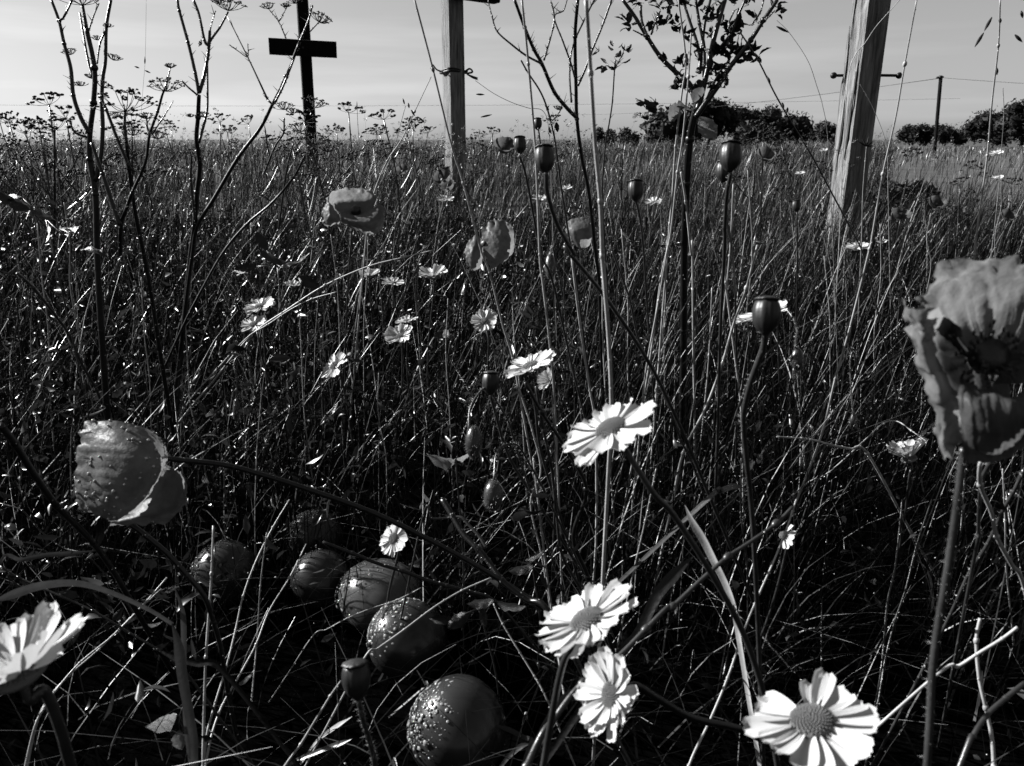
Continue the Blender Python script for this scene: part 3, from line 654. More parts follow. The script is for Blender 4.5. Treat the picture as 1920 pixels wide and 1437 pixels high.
# poppies farther back
def far_poppy(label, d, grids, core, stem, tone=.11):
    t = poppy_t(label, to_ground(stem), .0011)
    for i, (g, e) in enumerate(grids):
        mb = MB(); patch(mb, g, d, ruf=.003, seed=40+i*7+int(d*100), edge=e, tone=tone); mb.build('petal', M_poppy, t)
    mb = MB(); mb.lathe(P(*core), (-.1, -.2, 1), [(.002, -.004), (.0055, .0), (.006, .006), (.002, .009)], 12); mb.build('poppy_heart', M_pcore, t)
far_poppy('open poppy bowl with one bright petal, upper left of centre', .88,
  [([[(609,380,.0),(622,360,.0),(647,354,.004),(674,354,.004),(697,358,.002),(706,368,0)],[(622,390,.01),(633,380,.016),(652,378,.018),(674,378,.018),(694,378,.016),(704,380,.01)],[(637,399,.0),(643,401,0),(656,404,0),(668,408,0),(684,408,0),(697,394,.0)]], (0,0,1,0)),
   ([[(609,380,.0),(605,393,.0),(604,418,.0),(620,424,0),(637,420,0)],[(619,381,-.008),(618,392,-.01),(619,405,-.012),(627,410,-.01),(637,411,-.004)],[(629,382,.002),(631,391,.002),(633,397,.0),(635,400,0),(638,403,0)]], (0,0,1,0)),
   ([[(638,397,-.002),(657,403,-.004),(680,402,-.004),(697,393,-.002),(712,384,.0),(722,391,.004)],[(640,408,-.012),(660,416,-.016),(682,420,-.016),(698,418,-.014),(712,408,-.008),(720,402,0)],[(641,419,0),(661,429,0),(680,438,0),(697,442,0),(712,437,0),(719,414,0.004)]], (0,0,0,1))],
  (668,400,.885), S([(0,[(662,420),(655,500),(648,640)])], .88, 1.1))
far_poppy('rounded translucent poppy crossed by a straight grass stalk, upper centre', 1.0,
  [([[(904,430,0),(904,450,-.004),(907,470,-.004),(913,490,-.002),(918,503,0)],[(920,414,.0),(925,440,-.012),(930,465,-.014),(929,488,-.01),(926,501,0)],[(940,411,.0),(945,440,-.012),(947,465,-.014),(943,482,-.01),(935,497,0)],[(957,418,.004),(963,436,.002),(965,460,.0),(961,474,0),(950,487,0)]], (1,1,0,.6)),
   ([[(890,438,.006),(873,463,.004),(870,482,0),(878,500,0),(889,510,0)],[(898,444,.004),(889,464,-.006),(887,482,-.008),(890,497,-.006),(895,506,0)],[(906,452,.006),(906,466,.004),(905,481,.004),(903,495,.004),(900,503,.004)]], (0,0,1,0))],
  (911,462,1.0), S([(0,[(914,478),(918,540),(940,620),(955,690)])], 1.0, 1.15))
far_poppy('pale fluted poppy behind the white blurred stalk, right of centre', 1.45,
  [([[(1060,418,0),(1072,411,.0),(1090,408,0),(1106,410,0),(1114,418,0)],[(1066,436,-.01),(1076,434,-.02),(1090,432,-.022),(1104,433,-.02),(1112,436,-.01)],[(1080,462,0),(1085,464,-.004),(1092,465,-.004),(1100,464,-.004),(1106,460,0)]], (0,0,1,0)),
   ([[(1058,430,.012),(1064,445,.01),(1074,458,.006)],[(1068,425,.02),(1075,440,.02),(1082,452,.015)],[(1080,420,.03),(1090,435,.03),(1095,452,.02)]], (1,0,1,0))],
  (1092,455,1.46), S([(0,[(1092,462),(1094,520),(1100,620)])], 1.45, 1.6), .12)
def cup_poppy(px, py, dpx, d, label, seed):
    rd = random.Random(seed); c = P(px, py, d); r = dpx/2*d/F; b = Vector((c.x+rd.uniform(-.03, .03), c.y+rd.uniform(0, .05), 0))
    t = poppy_t(label, [c-Vector((0, 0, r*.6)), (c+b)/2, b], .0011)
    ax = Vector((rd.uniform(-.6, .3), rd.uniform(-.9, -.2), 1)).normalized(); q = ax.to_track_quat('Z', 'Y')
    for k in range(4):
        mb = MB(); nu, nv = 10, 8
        for j in range(nv+1):
            for i in range(nu+1):
                u = i/nu*2-1; v = j/nv; th = k*math.pi/2+u*.95; rr = r*math.sin(v*(1.35+.12*(k % 2)))*(1-.12*u*u); hh = r*(1.05-math.cos(v*1.45))*.9-r*.6
                p = q @ Vector((rr*math.cos(th), rr*math.sin(th), hh))+c
                p += noise.noise_vector(p*120)*r*.16*v*v
                mb.v.append(tuple(p)); mb.t.append(.06)
        for j in range(nv):
            for i in range(nu): a = j*(nu+1)+i; mb.f.append((a, a+1, a+nu+2, a+nu+1))
        mb.build('petal', M_poppy, t)
    mb = MB(); mb.ball(c-Vector((0, 0, r*.3)), r*.22, None, 8, 6); mb.build('poppy_heart', M_pcore, t)
for a in [(945,273,44,2.6,'far poppy rising to the skyline just left of the small capsule',1),(830,332,40,2.6,'dark far poppy at the foot of the centre cross',2),
          (515,326,24,3.3,'small far poppy beside the foot of the left cross',3),(755,318,26,3.2,'small far poppy between the two crosses',4),
          (1690,400,40,1.9,'poppy at the right of the foot of the wooden post',5),(1757,380,34,2.2,'pale edged poppy right of the post, nearer the edge',6),
          (1436,290,36,1.8,'dark poppy right of the twin capsules',7),(840,349,30,2.3,'small dark poppy lowest at the foot of the centre cross',8),
          (1210,235,24,3.4,'tiny poppy on the skyline left of the leafy shrub',9),(1795,395,26,2.4,'tiny poppy low in the grass near the right edge',10),
          (648,322,22,3.5,'tiny far poppy above the open poppy bowl',11),(1890,404,28,2.0,'tiny poppy at the right edge under the far daisies',12)]: cup_poppy(*a)
# ---------------------------------------------------------------- capsules and buds
def capsule(px, py, hpx, d, tilt, label, stem, sr=.0010, m=None, fat=1.0, hair=120, prof_h=None, nm='poppy_capsule'):
    H = hpx*d/F; r = H*.36*fat; ax = (UP*math.cos(R_(tilt))+RT*math.sin(R_(tilt))).normalized(); c = P(px, py, d); b0 = c-ax*H*.5
    pts = [b0]+stem; pts = to_ground(pts); b = base_of(pts); t = thing(nm, label, 'poppy capsule', b, 'poppy seed capsules')
    prof = [(r*.22, -.06*H), (r*.34, 0), (r*.62, .08*H), (r*.88, .24*H), (r*1.0, .46*H), (r*.99, .64*H), (r*.88, .80*H), (r*.74, .88*H)]
    mb = MB(); mb.lathe(b0, ax, prof, 30, .045, 10); mb.build('pod', M_caps, t)
    mb = MB(); mb.lathe(b0, ax, [(r*.66, .875*H), (r*.90, .89*H), (r*.93, .915*H), (r*.74, .945*H), (r*.35, .99*H), (r*.1, 1.0*H)], 30, .06, 10); mb.build('cap', M_pcore if m is None else m, t)
    mb = MB(); pp, rs = mb.tube(pts, lambda u: sr*(1+.2*u), 8, 8); mb.build('stem', M_stemm, t)
    if hair: mb = MB(); hairs(mb, pp, rs, hair, .0028, 9, .00009); o = mb.build('stem_hairs', M_hair, t); o['kind'] = 'stuff'
    return t
capsule(1437, 590, 70, .36, 4, 'dark capsule on a curved stem in front of the half hidden daisy', S([(6,[(500,480),(490,560),(430,720),(395,850),(385,950),(400,1150),(430,1430)]),(0,[(1418,1100)])], .36, .45), .0013)
capsule(1021, 297, 52, .46, -3, 'large dark capsule below the skyline, on a long stem crossing to the lower right', S([(2,[(1118,960),(1125,1060),(1180,1230),(1270,1390)]),(5,[(1210,20),(1430,290),(1650,620),(1790,900),(1900,1150)])], .46, .62), .0013)
capsule(975, 271, 32, .65, -2, 'small capsule just left of the large dark one', S([(2,[(975,860),(1000,930),(1040,1130),(1090,1390)]),(5,[(1140,200),(1240,640),(1330,1000)])], .65, .85))
capsule(920, 717, 44, .62, 2, 'capsule in the centre above the drooping hairy buds', S([(5,[(810,830),(845,960),(880,1080),(930,1190),(1000,1300),(1080,1420)])], .62, .68), .0012)
capsule(1370, 292, 56, .52, 4, 'upper of the twin capsules left of the wooden post', S([(3,[(318,960),(300,1050),(290,1200),(285,1390)]),(0,[(1350,640),(1346,800)])], .53, .72), .0012)
capsule(1357, 320, 40, .60, 3, 'lower of the twin capsules, half behind its neighbour', S([(3,[(296,1000),(300,1200),(330,1390)]),(0,[(1380,600)])], .61, .8), .001)
capsule(1192, 356, 40, .75, 0, 'shaded capsule left of the leafy shrub stalk', S([(2,[(1608,1100),(1630,1200),(1650,1390)]),(0,[(1215,600),(1230,800)])], .75, .95), .001)
capsule(668, 1273, 72, .36, -6, 'blurred capsule on a thick stem in front of the fruits', S([(8,[(95,1090),(120,1200),(160,1330),(180,1430)]),(0,[(708,1500)])], .37, .40), .0012, hair=200)
capsule(1008, 232, 22, .9, 0, 'tiny capsule standing up to the skyline between the thin stems', S([(0,[(1012,260),(1030,420),(1040,600)])], .9, 1.2), .0008, hair=0)
capsule(1493, 386, 22, .95, 0, 'tiny capsule in the grass left of the wooden post', S([(0,[(1495,420),(1494,560),(1490,640)])], .95, 1.2), .0008, hair=0)
def bud(px, py, hpx, d, label, stem, tilt=180, sr=.0009, wide=.5):
    H = hpx*d/F; ax = (UP*math.cos(R_(tilt))+RT*math.sin(R_(tilt))); c = P(px, py, d)
    pts = to_ground([c-ax*H*.4]+stem); b = base_of(pts); t = thing('poppy_bud', label, 'poppy bud', b, 'hairy poppy buds')
    mb = MB(); mb.ball(c, (H*.5*wide, H*.5*wide, H*.5), ax, 16, 12, .02); mb.build('bud', M_stemm, t)
    mb2 = MB(); rd = random.Random(int(px))
    for i in range(260):
        u = Vector((rd.gauss(0, 1), rd.gauss(0, 1), rd.gauss(0, 1))).normalized(); q = ax.to_track_quat('Z', 'Y') @ Vector((u.x*wide, u.y*wide, u.z))*H*.5
        nrm = (q+Vector((0, 0, 0))).normalized(); p = c+q*.97; a = nrm.orthogonal().normalized()*.00014; e = p+nrm*.0022*rd.uniform(.5, 1.3)
        mb2.add([p+a, p-a, e], [(0, 1, 2)])
    o = mb2.build('bud_hairs', M_hair, t); o['kind'] = 'stuff'
    mb = MB(); pp, rs = mb.tube(pts, sr, 8, 8); mb.build('stem', M_stemm, t)
    mb = MB(); hairs(mb, pp, rs, 320, .0026, int(py), .0001); o = mb.build('stem_hairs', M_hair, t); o['kind'] = 'stuff'
bud(888, 830, 62, .60, 'large drooping hairy bud left of the capsule in the centre', S([(5,[(690,980),(695,880),(740,800),(790,770),(840,850),(900,950),(950,1120),(1010,1300)])], .60, .66), wide=.5)
bud(925, 930, 58, .58, 'hairy bud hanging from a hooked stem below the larger drooping bud', S([(5,[(825,1240),(835,1130),(880,1080),(950,1080),(1020,1190),(1080,1300),(1140,1420)])], .58, .64), wide=.62)
bud(1495, 674, 44, .8, 'hairy upright bud behind the dark capsule on its curved stem', S([(6,[(665,540),(672,460),(650,390),(600,340),(570,420),(580,800)])], .8, .95), wide=.55)
bud(1600, 790, 32, .85, 'small hairy bud hanging left of the big ragged poppy', S([(6,[(975,900),(965,780),(960,620),(985,600),(1010,900)])], .85, 1.0), wide=.4)
bud(443, 770, 44, .95, 'thin hairy bud hanging from an arched stem at the left', S([(4,[(1270,860),(1275,740),(1262,640),(1285,600),(1330,610),(1360,700),(1400,950),(1440,1180)])], .95, 1.02), wide=.28, sr=.0008)
bud(1032, 500, 48, .9, 'dark hanging bud between the white stalks in the upper centre', S([(5,[(1125,60),(1135,10),(1150,60),(1200,330)])], .9, 1.1), wide=.42)
bud(1490, 700, 26, 1.1, 'tiny bud hidden in the grass at the right of the curved stem', S([(0,[(1492,680),(1496,650),(1502,700),(1500,800)])], 1.1, 1.15), wide=.4)
# ---------------------------------------------------------------- leaves
def leaf_mesh(seed, m=M_leaf, W=.34):
    rd = random.Random(seed); mb = MB(); nu, nv = 4, 8; bend = rd.uniform(.05, .35)
    for j in range(nv+1):
        v = j/nv; w = W*math.sin(math.pi*min(1, v*.97+.03))**.8*(1+.12*math.sin(v*20+seed))
        for i in range(nu+1):
            u = i/nu*2-1; mb.v.append((v, u*w*.5, .35*abs(u)*w*.5-bend*v*v+.02*math.sin(v*14+u*3))); mb.t.append(.08)
    for j in range(nv):
        for i in range(nu): a = j*(nu+1)+i; mb.f.append((a, a+1, a+nu+2, a+nu+1))
    return mb.build('leaf', m, None, link=False).data
LEAF = [leaf_mesh(s, W=.3+.06*(s % 3)) for s in range(6)]
PALE = [leaf_mesh(s, M_pale, .6) for s in range(2)]
def leaf(t, p, dirv, ln, rd, meshes=LEAF, name='leaf'):
    o = bpy.data.objects.new(name, meshes[rd.randrange(len(meshes))]); COL.objects.link(o); o.parent = t
    x = Vector(dirv).normalized(); y = x.orthogonal(); y.rotate(Matrix.Rotation(rd.uniform(0, 6.28), 3, x)); z = x.cross(y)
    o.matrix_local = Matrix.Translation(p-t.location) @ Matrix((x, y, z)).transposed().to_4x4() @ Matrix.Scale(ln, 4); return o
# ---------------------------------------------------------------- umbels
def umbel(mb, c, r, ax, rd, nray=14, sub=7, flat=.35, rw=.00035, blob=None):
    q = Vector(ax).normalized().to_track_quat('Z', 'Y'); blob = blob or r*.045
    for k in range(nray):
        a = k*2.399; rr = r*math.sqrt((k+.5)/nray)*rd.uniform(.85, 1.1); tip = c+q @ Vector((rr*math.cos(a), rr*math.sin(a), r*(.62-flat*(rr/r)**2)+rd.uniform(-.05, .05)*r))
        mid = c.lerp(tip, .5)+q @ Vector((rr*.12*math.cos(a), rr*.12*math.sin(a), -.03*r))
        mb.tube([c, mid, tip], rw, 4, 2, False)
        for j in range(sub):
            u = q @ Vector((rd.uniform(-1, 1), rd.uniform(-1, 1), rd.uniform(.0, .7)))*r*.16; e = tip+u
            mb.tube([tip, e], rw*.6, 3, 1, False); mb.ball(e, (blob*1.3, blob*1.3, blob*.7), (rd.uniform(-.4, .4), rd.uniform(-.4, .4), 1), 5, 3)
def uc(rg, x, y, d): ox, oy, s = REG[rg]; return P(ox+x/s, oy+y/s, d)
def branchy(name, label, cat, branches, umbels, m=M_stemd, d=1.0, group=None, beadn=60, leaves=(), hair=0, side=26):
    """branches: (segs, d0, d1, r0, r1) first is the main stalk; umbels: (reg, x, y, d, r_px, axis)"""
    mains = [(path(s, a, b), r0, r1) for s, a, b, r0, r1 in branches]
    mains[0] = (to_ground(mains[0][0]), mains[0][1], mains[0][2])
    b = base_of(mains[0][0]); t = thing(name, label, cat, b, group); rd = random.Random(len(label)); bd = MB()
    for i, (pts, r0, r1) in enumerate(mains):
        r0 *= 1.15; r1 *= 1.1; mb = MB(); pp, rs = mb.tube(pts, lambda u: r0+(r1-r0)*u, 8, 7)
        for q in (pts[1:-1] if len(pts) > 3 else []):
            if rd.random() < .5: mb.ball(q, (r0+r1)*.5*1.25, None, 8, 5)
        for _ in range(side if i < 2 else side//3):     # bracts and spikelets at the nodes
            q = pp[rd.randrange(len(pp))]
            if q.z > .25 and rd.random() < .4:
                a = Vector((rd.uniform(-1, 1), rd.uniform(-.5, .5), rd.uniform(.3, 1))).normalized(); L = rd.uniform(.003, .011)
                mb.tube([q, q+a*L], lambda u: .0005*(1-u)+.0001, 4, 1, False)
        mb.build('stem' if i == 0 else 'branch', m, t)
        beads(bd, pp, rs, beadn if i == 0 else beadn//3, .0006, i)
    bd = bd.build('dew', M_dewy, t); bd['kind'] = 'stuff'
    for (rg, x, y, dd, rp, ax) in umbels:
        mb = MB(); umbel(mb, uc(rg, x, y, dd), rp*dd/F, ax, rd); mb.build('umbel', M_seed, t)
    for (rg, x, y, dd, lp, n) in leaves:
        for k in range(n):
            p = uc(rg, x+rd.uniform(-24, 24), y+rd.uniform(-24, 24), dd)
            leaf(t, p, (rd.uniform(-1, 1), rd.uniform(-1, 1), rd.uniform(-.3, 1)), lp*dd/F*rd.uniform(.7, 1.2), rd)
    return t
d = .85
branchy('hogweed', 'tall dead hogweed with several upright branches at the far left', 'dead plant', [
    ([(1,[(470,150),(515,370),(510,560),(490,730),(490,870),(520,1060),(530,1390)]),(0,[(190,620)])], .8, .9, .0020, .0038),
    ([(1,[(280,0),(322,115),(350,240),(385,370),(400,520),(440,640),(490,730)])], .78, .8, .0012, .0022),
    ([(1,[(605,0),(580,150),(575,330),(560,430),(555,560),(560,700),(548,860),(520,990)])], .82, .85, .0014, .0024),
    ([(1,[(395,0),(350,90),(322,115)])], .78, .78, .0008, .0011),
    ([(1,[(450,30),(462,100),(470,150)])], .8, .8, .0014, .0019),
    ([(1,[(435,70),(450,160),(480,330),(505,420)])], .84, .82, .0009, .0014),
    ([(1,[(540,20),(510,90),(480,180)])], .82, .80, .0005, .0008),
    ([(1,[(380,640),(390,690),(420,730),(475,750)])], .8, .81, .0006, .0012),
    ([(1,[(530,350),(545,240),(575,170)])], .82, .82, .0007, .0010)],
    [(1,450,30,.8,36,(0,-.2,1)),(1,590,150,.82,10,(0,0,1)),(1,620,330,.82,16,(.3,0,1)),(1,500,430,.84,14,(0,0,1)),(1,385,300,.85,16,(-.2,0,1)),(1,560,480,.83,18,(.5,0,1)),(1,440,470,.85,12,(0,0,1)),(1,530,220,.83,11,(0,0,1))])
branchy('hogweed', 'dead umbel plant with a bright stem forking between two seed heads, left', 'dead plant', [
    ([(1,[(690,780),(705,920),(722,1050),(745,1200),(785,1390)]),(0,[(285,560),(300,660)])], .78, .9, .0016, .0026),
    ([(1,[(683,600),(680,680),(690,780)])], .78, .78, .0012, .0016),
    ([(1,[(545,520),(580,600),(640,760),(705,915)])], .78, .78, .0011, .0018),
    ([(1,[(905,470),(885,520),(860,610),(815,740),(795,880),(740,1010),(722,1050)])], .74, .79, .0009, .0016),
    ([(1,[(930,370),(915,430),(900,480)])], .74, .74, .0005, .0008),
    ([(1,[(945,550),(910,610),(865,680),(830,735)])], .74, .75, .0003, .0007),
    ([(1,[(800,650),(805,700),(815,740)])], .75, .75, .0006, .0009),
    ([(1,[(722,1050),(690,1140),(660,1230),(655,1390)])], .79, .86, .0016, .0022),
    ([(1,[(500,780),(560,950),(620,1130),(655,1230)])], .80, .82, .0014, .0024)],
    [(1,685,610,.78,54,(.1,-.35,1)),(1,905,500,.74,34,(.1,-.2,1)),(1,930,372,.74,12,(0,0,1)),(1,800,650,.75,17,(0,0,1)),(1,640,640,.80,14,(0,0,1)),(1,730,740,.8,18,(0,0,1)),(1,860,760,.78,22,(0,0,1))], beadn=90)
branchy('hogweed', 'forked dead stem with two upright arms left of the left cross', 'dead plant', [
    ([(1,[(1085,520),(1080,640),(1072,760),(1090,900),(1075,1050),(1060,1240),(1040,1390)]),(0,[(345,600)])], .8, .95, .0018, .0030),
    ([(1,[(968,0),(978,60),(1025,230),(1065,400),(1085,510)])], .79, .8, .0012, .0017),
    ([(1,[(1145,170),(1135,300),(1110,430),(1088,505)])], .8, .8, .0013, .0018),
    ([(1,[(1055,0),(1085,80),(1115,220),(1138,250)])], .8, .8, .0012, .0014),
    ([(1,[(1245,65),(1200,150),(1150,220),(1138,260)])], .8, .8, .0008, .0012),
    ([(1,[(1175,60),(1155,130),(1142,190)])], .8, .8, .0004, .0007),
    ([(1,[(1130,300),(1132,480),(1130,600),(1110,690),(1085,780)])], .82, .82, .0009, .0014),
    ([(1,[(990,440),(1030,480),(1078,520)])], .8, .8, .0006, .0010),
    ([(1,[(1045,850),(1040,980),(1055,1120),(1062,1200)])], .82, .84, .0010, .0014)],
    [(1,1245,60,.8,30,(.1,-.1,1)),(1,1190,20,.8,14,(0,0,1)),(1,1110,640,.82,14,(0,0,1)),(1,1040,640,.82,9,(0,0,1)),(1,1100,240,.8,7,(-.8,0,.4))], beadn=90)
branchy('hogweed', 'long slanting dead stem leaning right across the left cross', 'dead plant', [
    ([(1,[(1635,230),(1560,420),(1490,560),(1420,700),(1300,860),(1170,1080),(1075,1240),(1050,1390)]),(0,[(350,560)])], .76, .93, .0012, .0026),
    ([(1,[(1705,30),(1680,120),(1635,230)])], .76, .76, .0006, .0011),
    ([(1,[(1640,215),(1600,330),(1545,470),(1500,560)])], .77, .77, .0008, .0011),
    ([(1,[(1460,545),(1430,480),(1350,310),(1240,90)])], .78, .79, .0010, .0004),
    ([(1,[(1250,245),(1300,280),(1350,310),(1352,240)])], .79, .79, .0004, .0004),
    ([(1,[(1460,545),(1490,575)])], .78, .78, .0009, .0010),
    ([(1,[(1560,210),(1520,120),(1465,50)])], .78, .78, .0006, .0003),
    ([(1,[(1520,120),(1560,50)])], .78, .78, .0004, .0003),
    ([(1,[(1690,175),(1740,120),(1770,70)])], .76, .76, .0005, .0003)],
    [(1,1745,125,.76,25,(.4,0,1)),(1,1465,50,.78,16,(-.2,0,1)),(1,1560,40,.78,10,(0,0,1)),(1,1610,20,.76,14,(0,0,1))], beadn=50)
branchy('hogweed', 'lower slanting dead stem with dark seed heads at the foot of the left cross', 'dead plant', [
    ([(1,[(1665,850),(1600,970),(1480,1110),(1340,1230),(1210,1390)]),(0,[(370,560),(340,620)])], .78, .93, .0010, .0016),
    ([(1,[(1550,645),(1545,730),(1500,800),(1440,950)])], .82, .88, .0007, .0010),
    ([(1,[(1445,700),(1460,800),(1475,870)])], .85, .88, .0006, .0008),
    ([(1,[(1600,780),(1560,950),(1520,1250)])], .86, .95, .0007, .0010)],
    [(1,1550,600,.82,20,(0,0,1)),(1,1710,590,.8,28,(.2,0,1)),(1,1600,620,.84,14,(0,0,1)),(1,1720,790,.80,30,(.2,-.1,1)),(1,1640,720,.84,24,(0,0,1)),(1,1790,830,.84,18,(0,0,1))], beadn=30)
branchy('thorny_stem', 'dark forked stem rising through the upper centre beside the white stalk', 'dead plant', [
    ([(2,[(1290,0),(1275,200),(1280,470),(1285,650),(1310,850),(1350,1050),(1388,1390)]),(5,[(1390,200),(1400,500)])], .72, .95, .0014, .0022),
    ([(2,[(945,0),(1000,150),(1050,270),(1095,350),(1160,500),(1230,590),(1280,640)])], .66, .73, .0011, .0017),
    ([(2,[(800,0),(822,90),(850,172),(930,245),(1010,305),(1095,350)])], .66, .67, .0004, .0009),
    ([(2,[(1140,0),(1162,90),(1145,190),(1105,330)])], .67, .67, .0005, .0008),
    ([(2,[(1232,0),(1210,60),(1162,95),(1210,230),(1250,340),(1275,430)])], .68, .72, .0004, .0008),
    ([(2,[(1475,0),(1420,150),(1370,270),(1330,380),(1290,470)])], .7, .72, .0008, .0010),
    ([(2,[(1380,0),(1320,120),(1260,260),(1245,400),(1255,560)])], .75, .75, .0007, .0009),
    ([(2,[(1405,280),(1370,300)])], .7, .7, .0003, .0006)],
    [], m=M_stemd, beadn=50, side=60)
branchy('seedling_stem', 'pale thin curved stem left of the white blurred stalk', 'stalk', [
    ([(2,[(980,330),(1020,400),(1085,500),(1125,600),(1160,740),(1180,880),(1205,1060),(1255,1370)]),(5,[(1250,60),(1300,450),(1345,780)])], .8, 1.0, .0007, .0013),
    ([(2,[(1205,590),(1170,640),(1150,660)])], .82, .82, .0003, .0006)],
    [(2,1180,600,.82,11,(.2,0,1))], m=M_stemm, beadn=40, leaves=[(2,1120,600,.83,16,2),(2,1160,730,.83,18,3)])
branchy('leafy_sprig', 'thin stem topped by a small sprig of pointed leaves against the sky', 'leafy stem', [
    ([(2,[(1495,330),(1490,380),(1478,560),(1460,680),(1440,800),(1425,1100)]),(0,[(1140,560)])], .85, 1.1, .0006, .0011),
    ([(2,[(1540,290),(1510,340),(1490,380)])], .85, .85, .0005, .0006),
    ([(2,[(1415,380),(1450,360),(1490,385)])], .85, .85, .0004, .0005)],
    [], m=M_stemm, beadn=20, leaves=[(2,1490,270,.85,15,3),(2,1545,285,.85,16,4),(2,1520,335,.85,20,3),(2,1435,365,.85,22,3),(2,1500,360,.85,14,2)])
# leafy shrub
lv = []
rd = random.Random(4)
shr = [
    ([(3,[(150,540),(120,640),(98,760),(80,1000),(66,1390)]),(0,[(1282,620)])], .80, .98, .0032, .0045),
    ([(3,[(290,0),(255,120),(225,230),(190,400),(160,520),(140,600)])], .78, .80, .0018, .0030),
    ([(3,[(575,0),(500,110),(430,220),(370,300),(310,375),(250,470),(185,560),(130,640)])], .76, .8, .0016, .0028),
    ([(2,[(1535,0),(1600,90),(1670,205),(1740,310),(1830,400),(1895,455),(1930,520),(1960,600)])], .78, .8, .0014, .0028),
    ([(2,[(1632,30),(1640,120),(1672,205)])], .78, .78, .0012, .0013),
    ([(2,[(1740,60),(1710,130),(1690,190)])], .78, .78, .0006, .0009),
    ([(2,[(1590,165),(1640,190),(1670,205)])], .78, .78, .0005, .0008),
    ([(3,[(130,0),(150,130),(175,260),(175,420)])], .79, .8, .0012, .0018),
    ([(3,[(60,0),(95,110),(135,230),(150,330)])], .80, .8, .0012, .0016),
    ([(3,[(210,0),(180,120),(165,240),(150,400)])], .81, .8, .0012, .0020),
    ([(3,[(400,0),(350,110),(330,170),(280,240),(200,330)])], .77, .8, .0010, .0016),
    ([(3,[(560,60),(520,100),(480,120)])], .76, .76, .0005, .0009),
    ([(3,[(340,60),(310,130),(320,180)])], .77, .77, .0006, .0009),
    ([(3,[(250,470),(290,430),(300,380)])], .78, .77, .0010, .0010),
    ([(3,[(190,540),(230,450),(260,400)])], .8, .78, .0012, .0010),
    ([(3,[(500,0),(480,70),(440,130)])], .77, .77, .0008, .0008)]
lp = []
for (x_, y_, n_) in [(10,20,4),(70,10,4),(250,15,5),(330,10,4),(420,15,4),(560,50,4),(580,75,2),(470,120,3),(320,150,6),(370,140,6),(350,185,6),(290,170,4),(250,120,3),(200,105,2),
                     (300,250,7),(340,270,7),(260,300,6),(370,260,5),(320,320,6),(230,280,4),(210,290,5),(220,390,5),(270,360,5),(400,300,5),(430,290,5),(450,325,3),(250,460,5),(240,400,5),(280,455,3),
                     (180,500,5),(60,350,3),(90,230,2),(40,400,2),(35,470,4),(60,180,2),(140,480,3),(100,20,3),(160,60,3),(230,60,4),(150,420,3),(200,200,3),(130,300,2)]:
    lp.append((3, x_, y_, .79, 21, n_+1))
for (x_, y_, n_) in [(1600,15,4),(1650,10,4),(1740,30,7),(1570,135,5),(1540,130,2),(1700,150,4),(1730,130,4),(1780,145,5),(1795,335,3),(1870,360,3),(1830,465,4),(1890,480,4),(1815,100,3),(1835,140,2),(1650,650,4),(1665,580,4),(1720,590,4),(1690,640,4)]:
    lp.append((2, x_, y_, .79, 21, n_+1))
t = branchy('leafy_shrub', 'branching leafy shrub silhouetted against the sky right of the centre', 'shrub', shr, [], m=M_stemd, beadn=60, leaves=lp, side=14)
rd = random.Random(9)
for (x_, y_, ang_, L_) in [(110,600,(-.6,-.5,.2),44),(150,640,(.7,-.4,-.9),52),(60,610,(-1,-.3,-.1),40),(120,560,(.3,-.7,1),36)]:
    leaf(t, uc(3, x_, y_, .78), ang_, L_*.78/F, rd, PALE)
# ---------------------------------------------------------------- single grass stalks
def stalk(label, segs, d0, d1, r0, r1, m=M_straw, beadn=25, seeds=None, name='grass_stalk', group='single grass stalks', hairn=0, joint=True, cat='grass stalk'):
    pts = to_ground(path(segs, d0, d1)); b = base_of(pts); t = thing(name, label, cat, b, group)
    mb = MB(); pp, rs = mb.tube(pts, lambda u: r0+(r1-r0)*u, 8, 7)
    if joint:
        for q in pts[1:-1:2]: mb.ball(q, (r1*1.25, r1*1.25, r1*1.8), pp[1]-pp[0], 8, 5)
    mb.build('stem', m, t)
    if beadn: bd = MB(); beads(bd, pp, rs, beadn, .00055, len(label)); o = bd.build('dew', M_dewy, t); o['kind'] = 'stuff'
    if hairn: bd = MB(); hairs(bd, pp, rs, hairn, .0022, len(label)); o = bd.build('stem_hairs', M_hair, t); o['kind'] = 'stuff'
    if seeds:
        for (rg, x_, y_, dx, dy, L_) in seeds:
            dd = d0; p = uc(rg, x_, y_, dd); v = RT*dx-UP*dy; v = v.normalized()*L_*dd/F
            mb = MB(); mb.tube([p, p+v*.5, p+v], lambda u: .0001+.0011*math.sin(math.pi*min(1, u*.9+.08)), 6, 3, False); mb.build('spikelet', M_seed, t)
    return t
stalk('thick white out of focus stalk rising through the upper centre', [(2,[(1335,0),(1360,400),(1385,800),(1412,1100),(1422,1390)]),(5,[(1405,60),(1440,500),(1455,900)]),(0,[(1140,900)])], .36, .50, .0010, .0013)
stalk('straight pale stalk running just left of the white blurred one', [(2,[(985,0),(1020,350),(1060,850),(1082,1390)]),(5,[(1085,200),(1120,500),(1150,860)]),(0,[(1050,1000)])], .55, .75, .0008, .0011)
stalk('long thin stalk slanting from the top edge across the rounded poppy', [(2,[(400,0),(500,380),(600,790),(665,1000),(760,1360)]),(5,[(800,150),(870,430),(925,610),(960,800)])], .60, .85, .0007, .0013)
stalk('long thin straight stalk leaning left from the right post down to the meadow', [(3,[(1335,0),(1270,350),(1220,640),(1150,950),(1090,1300)]),(6,[(1065,20),(960,440),(880,720),(800,1040),(650,1430)])], .55, .8, .0005, .0013)
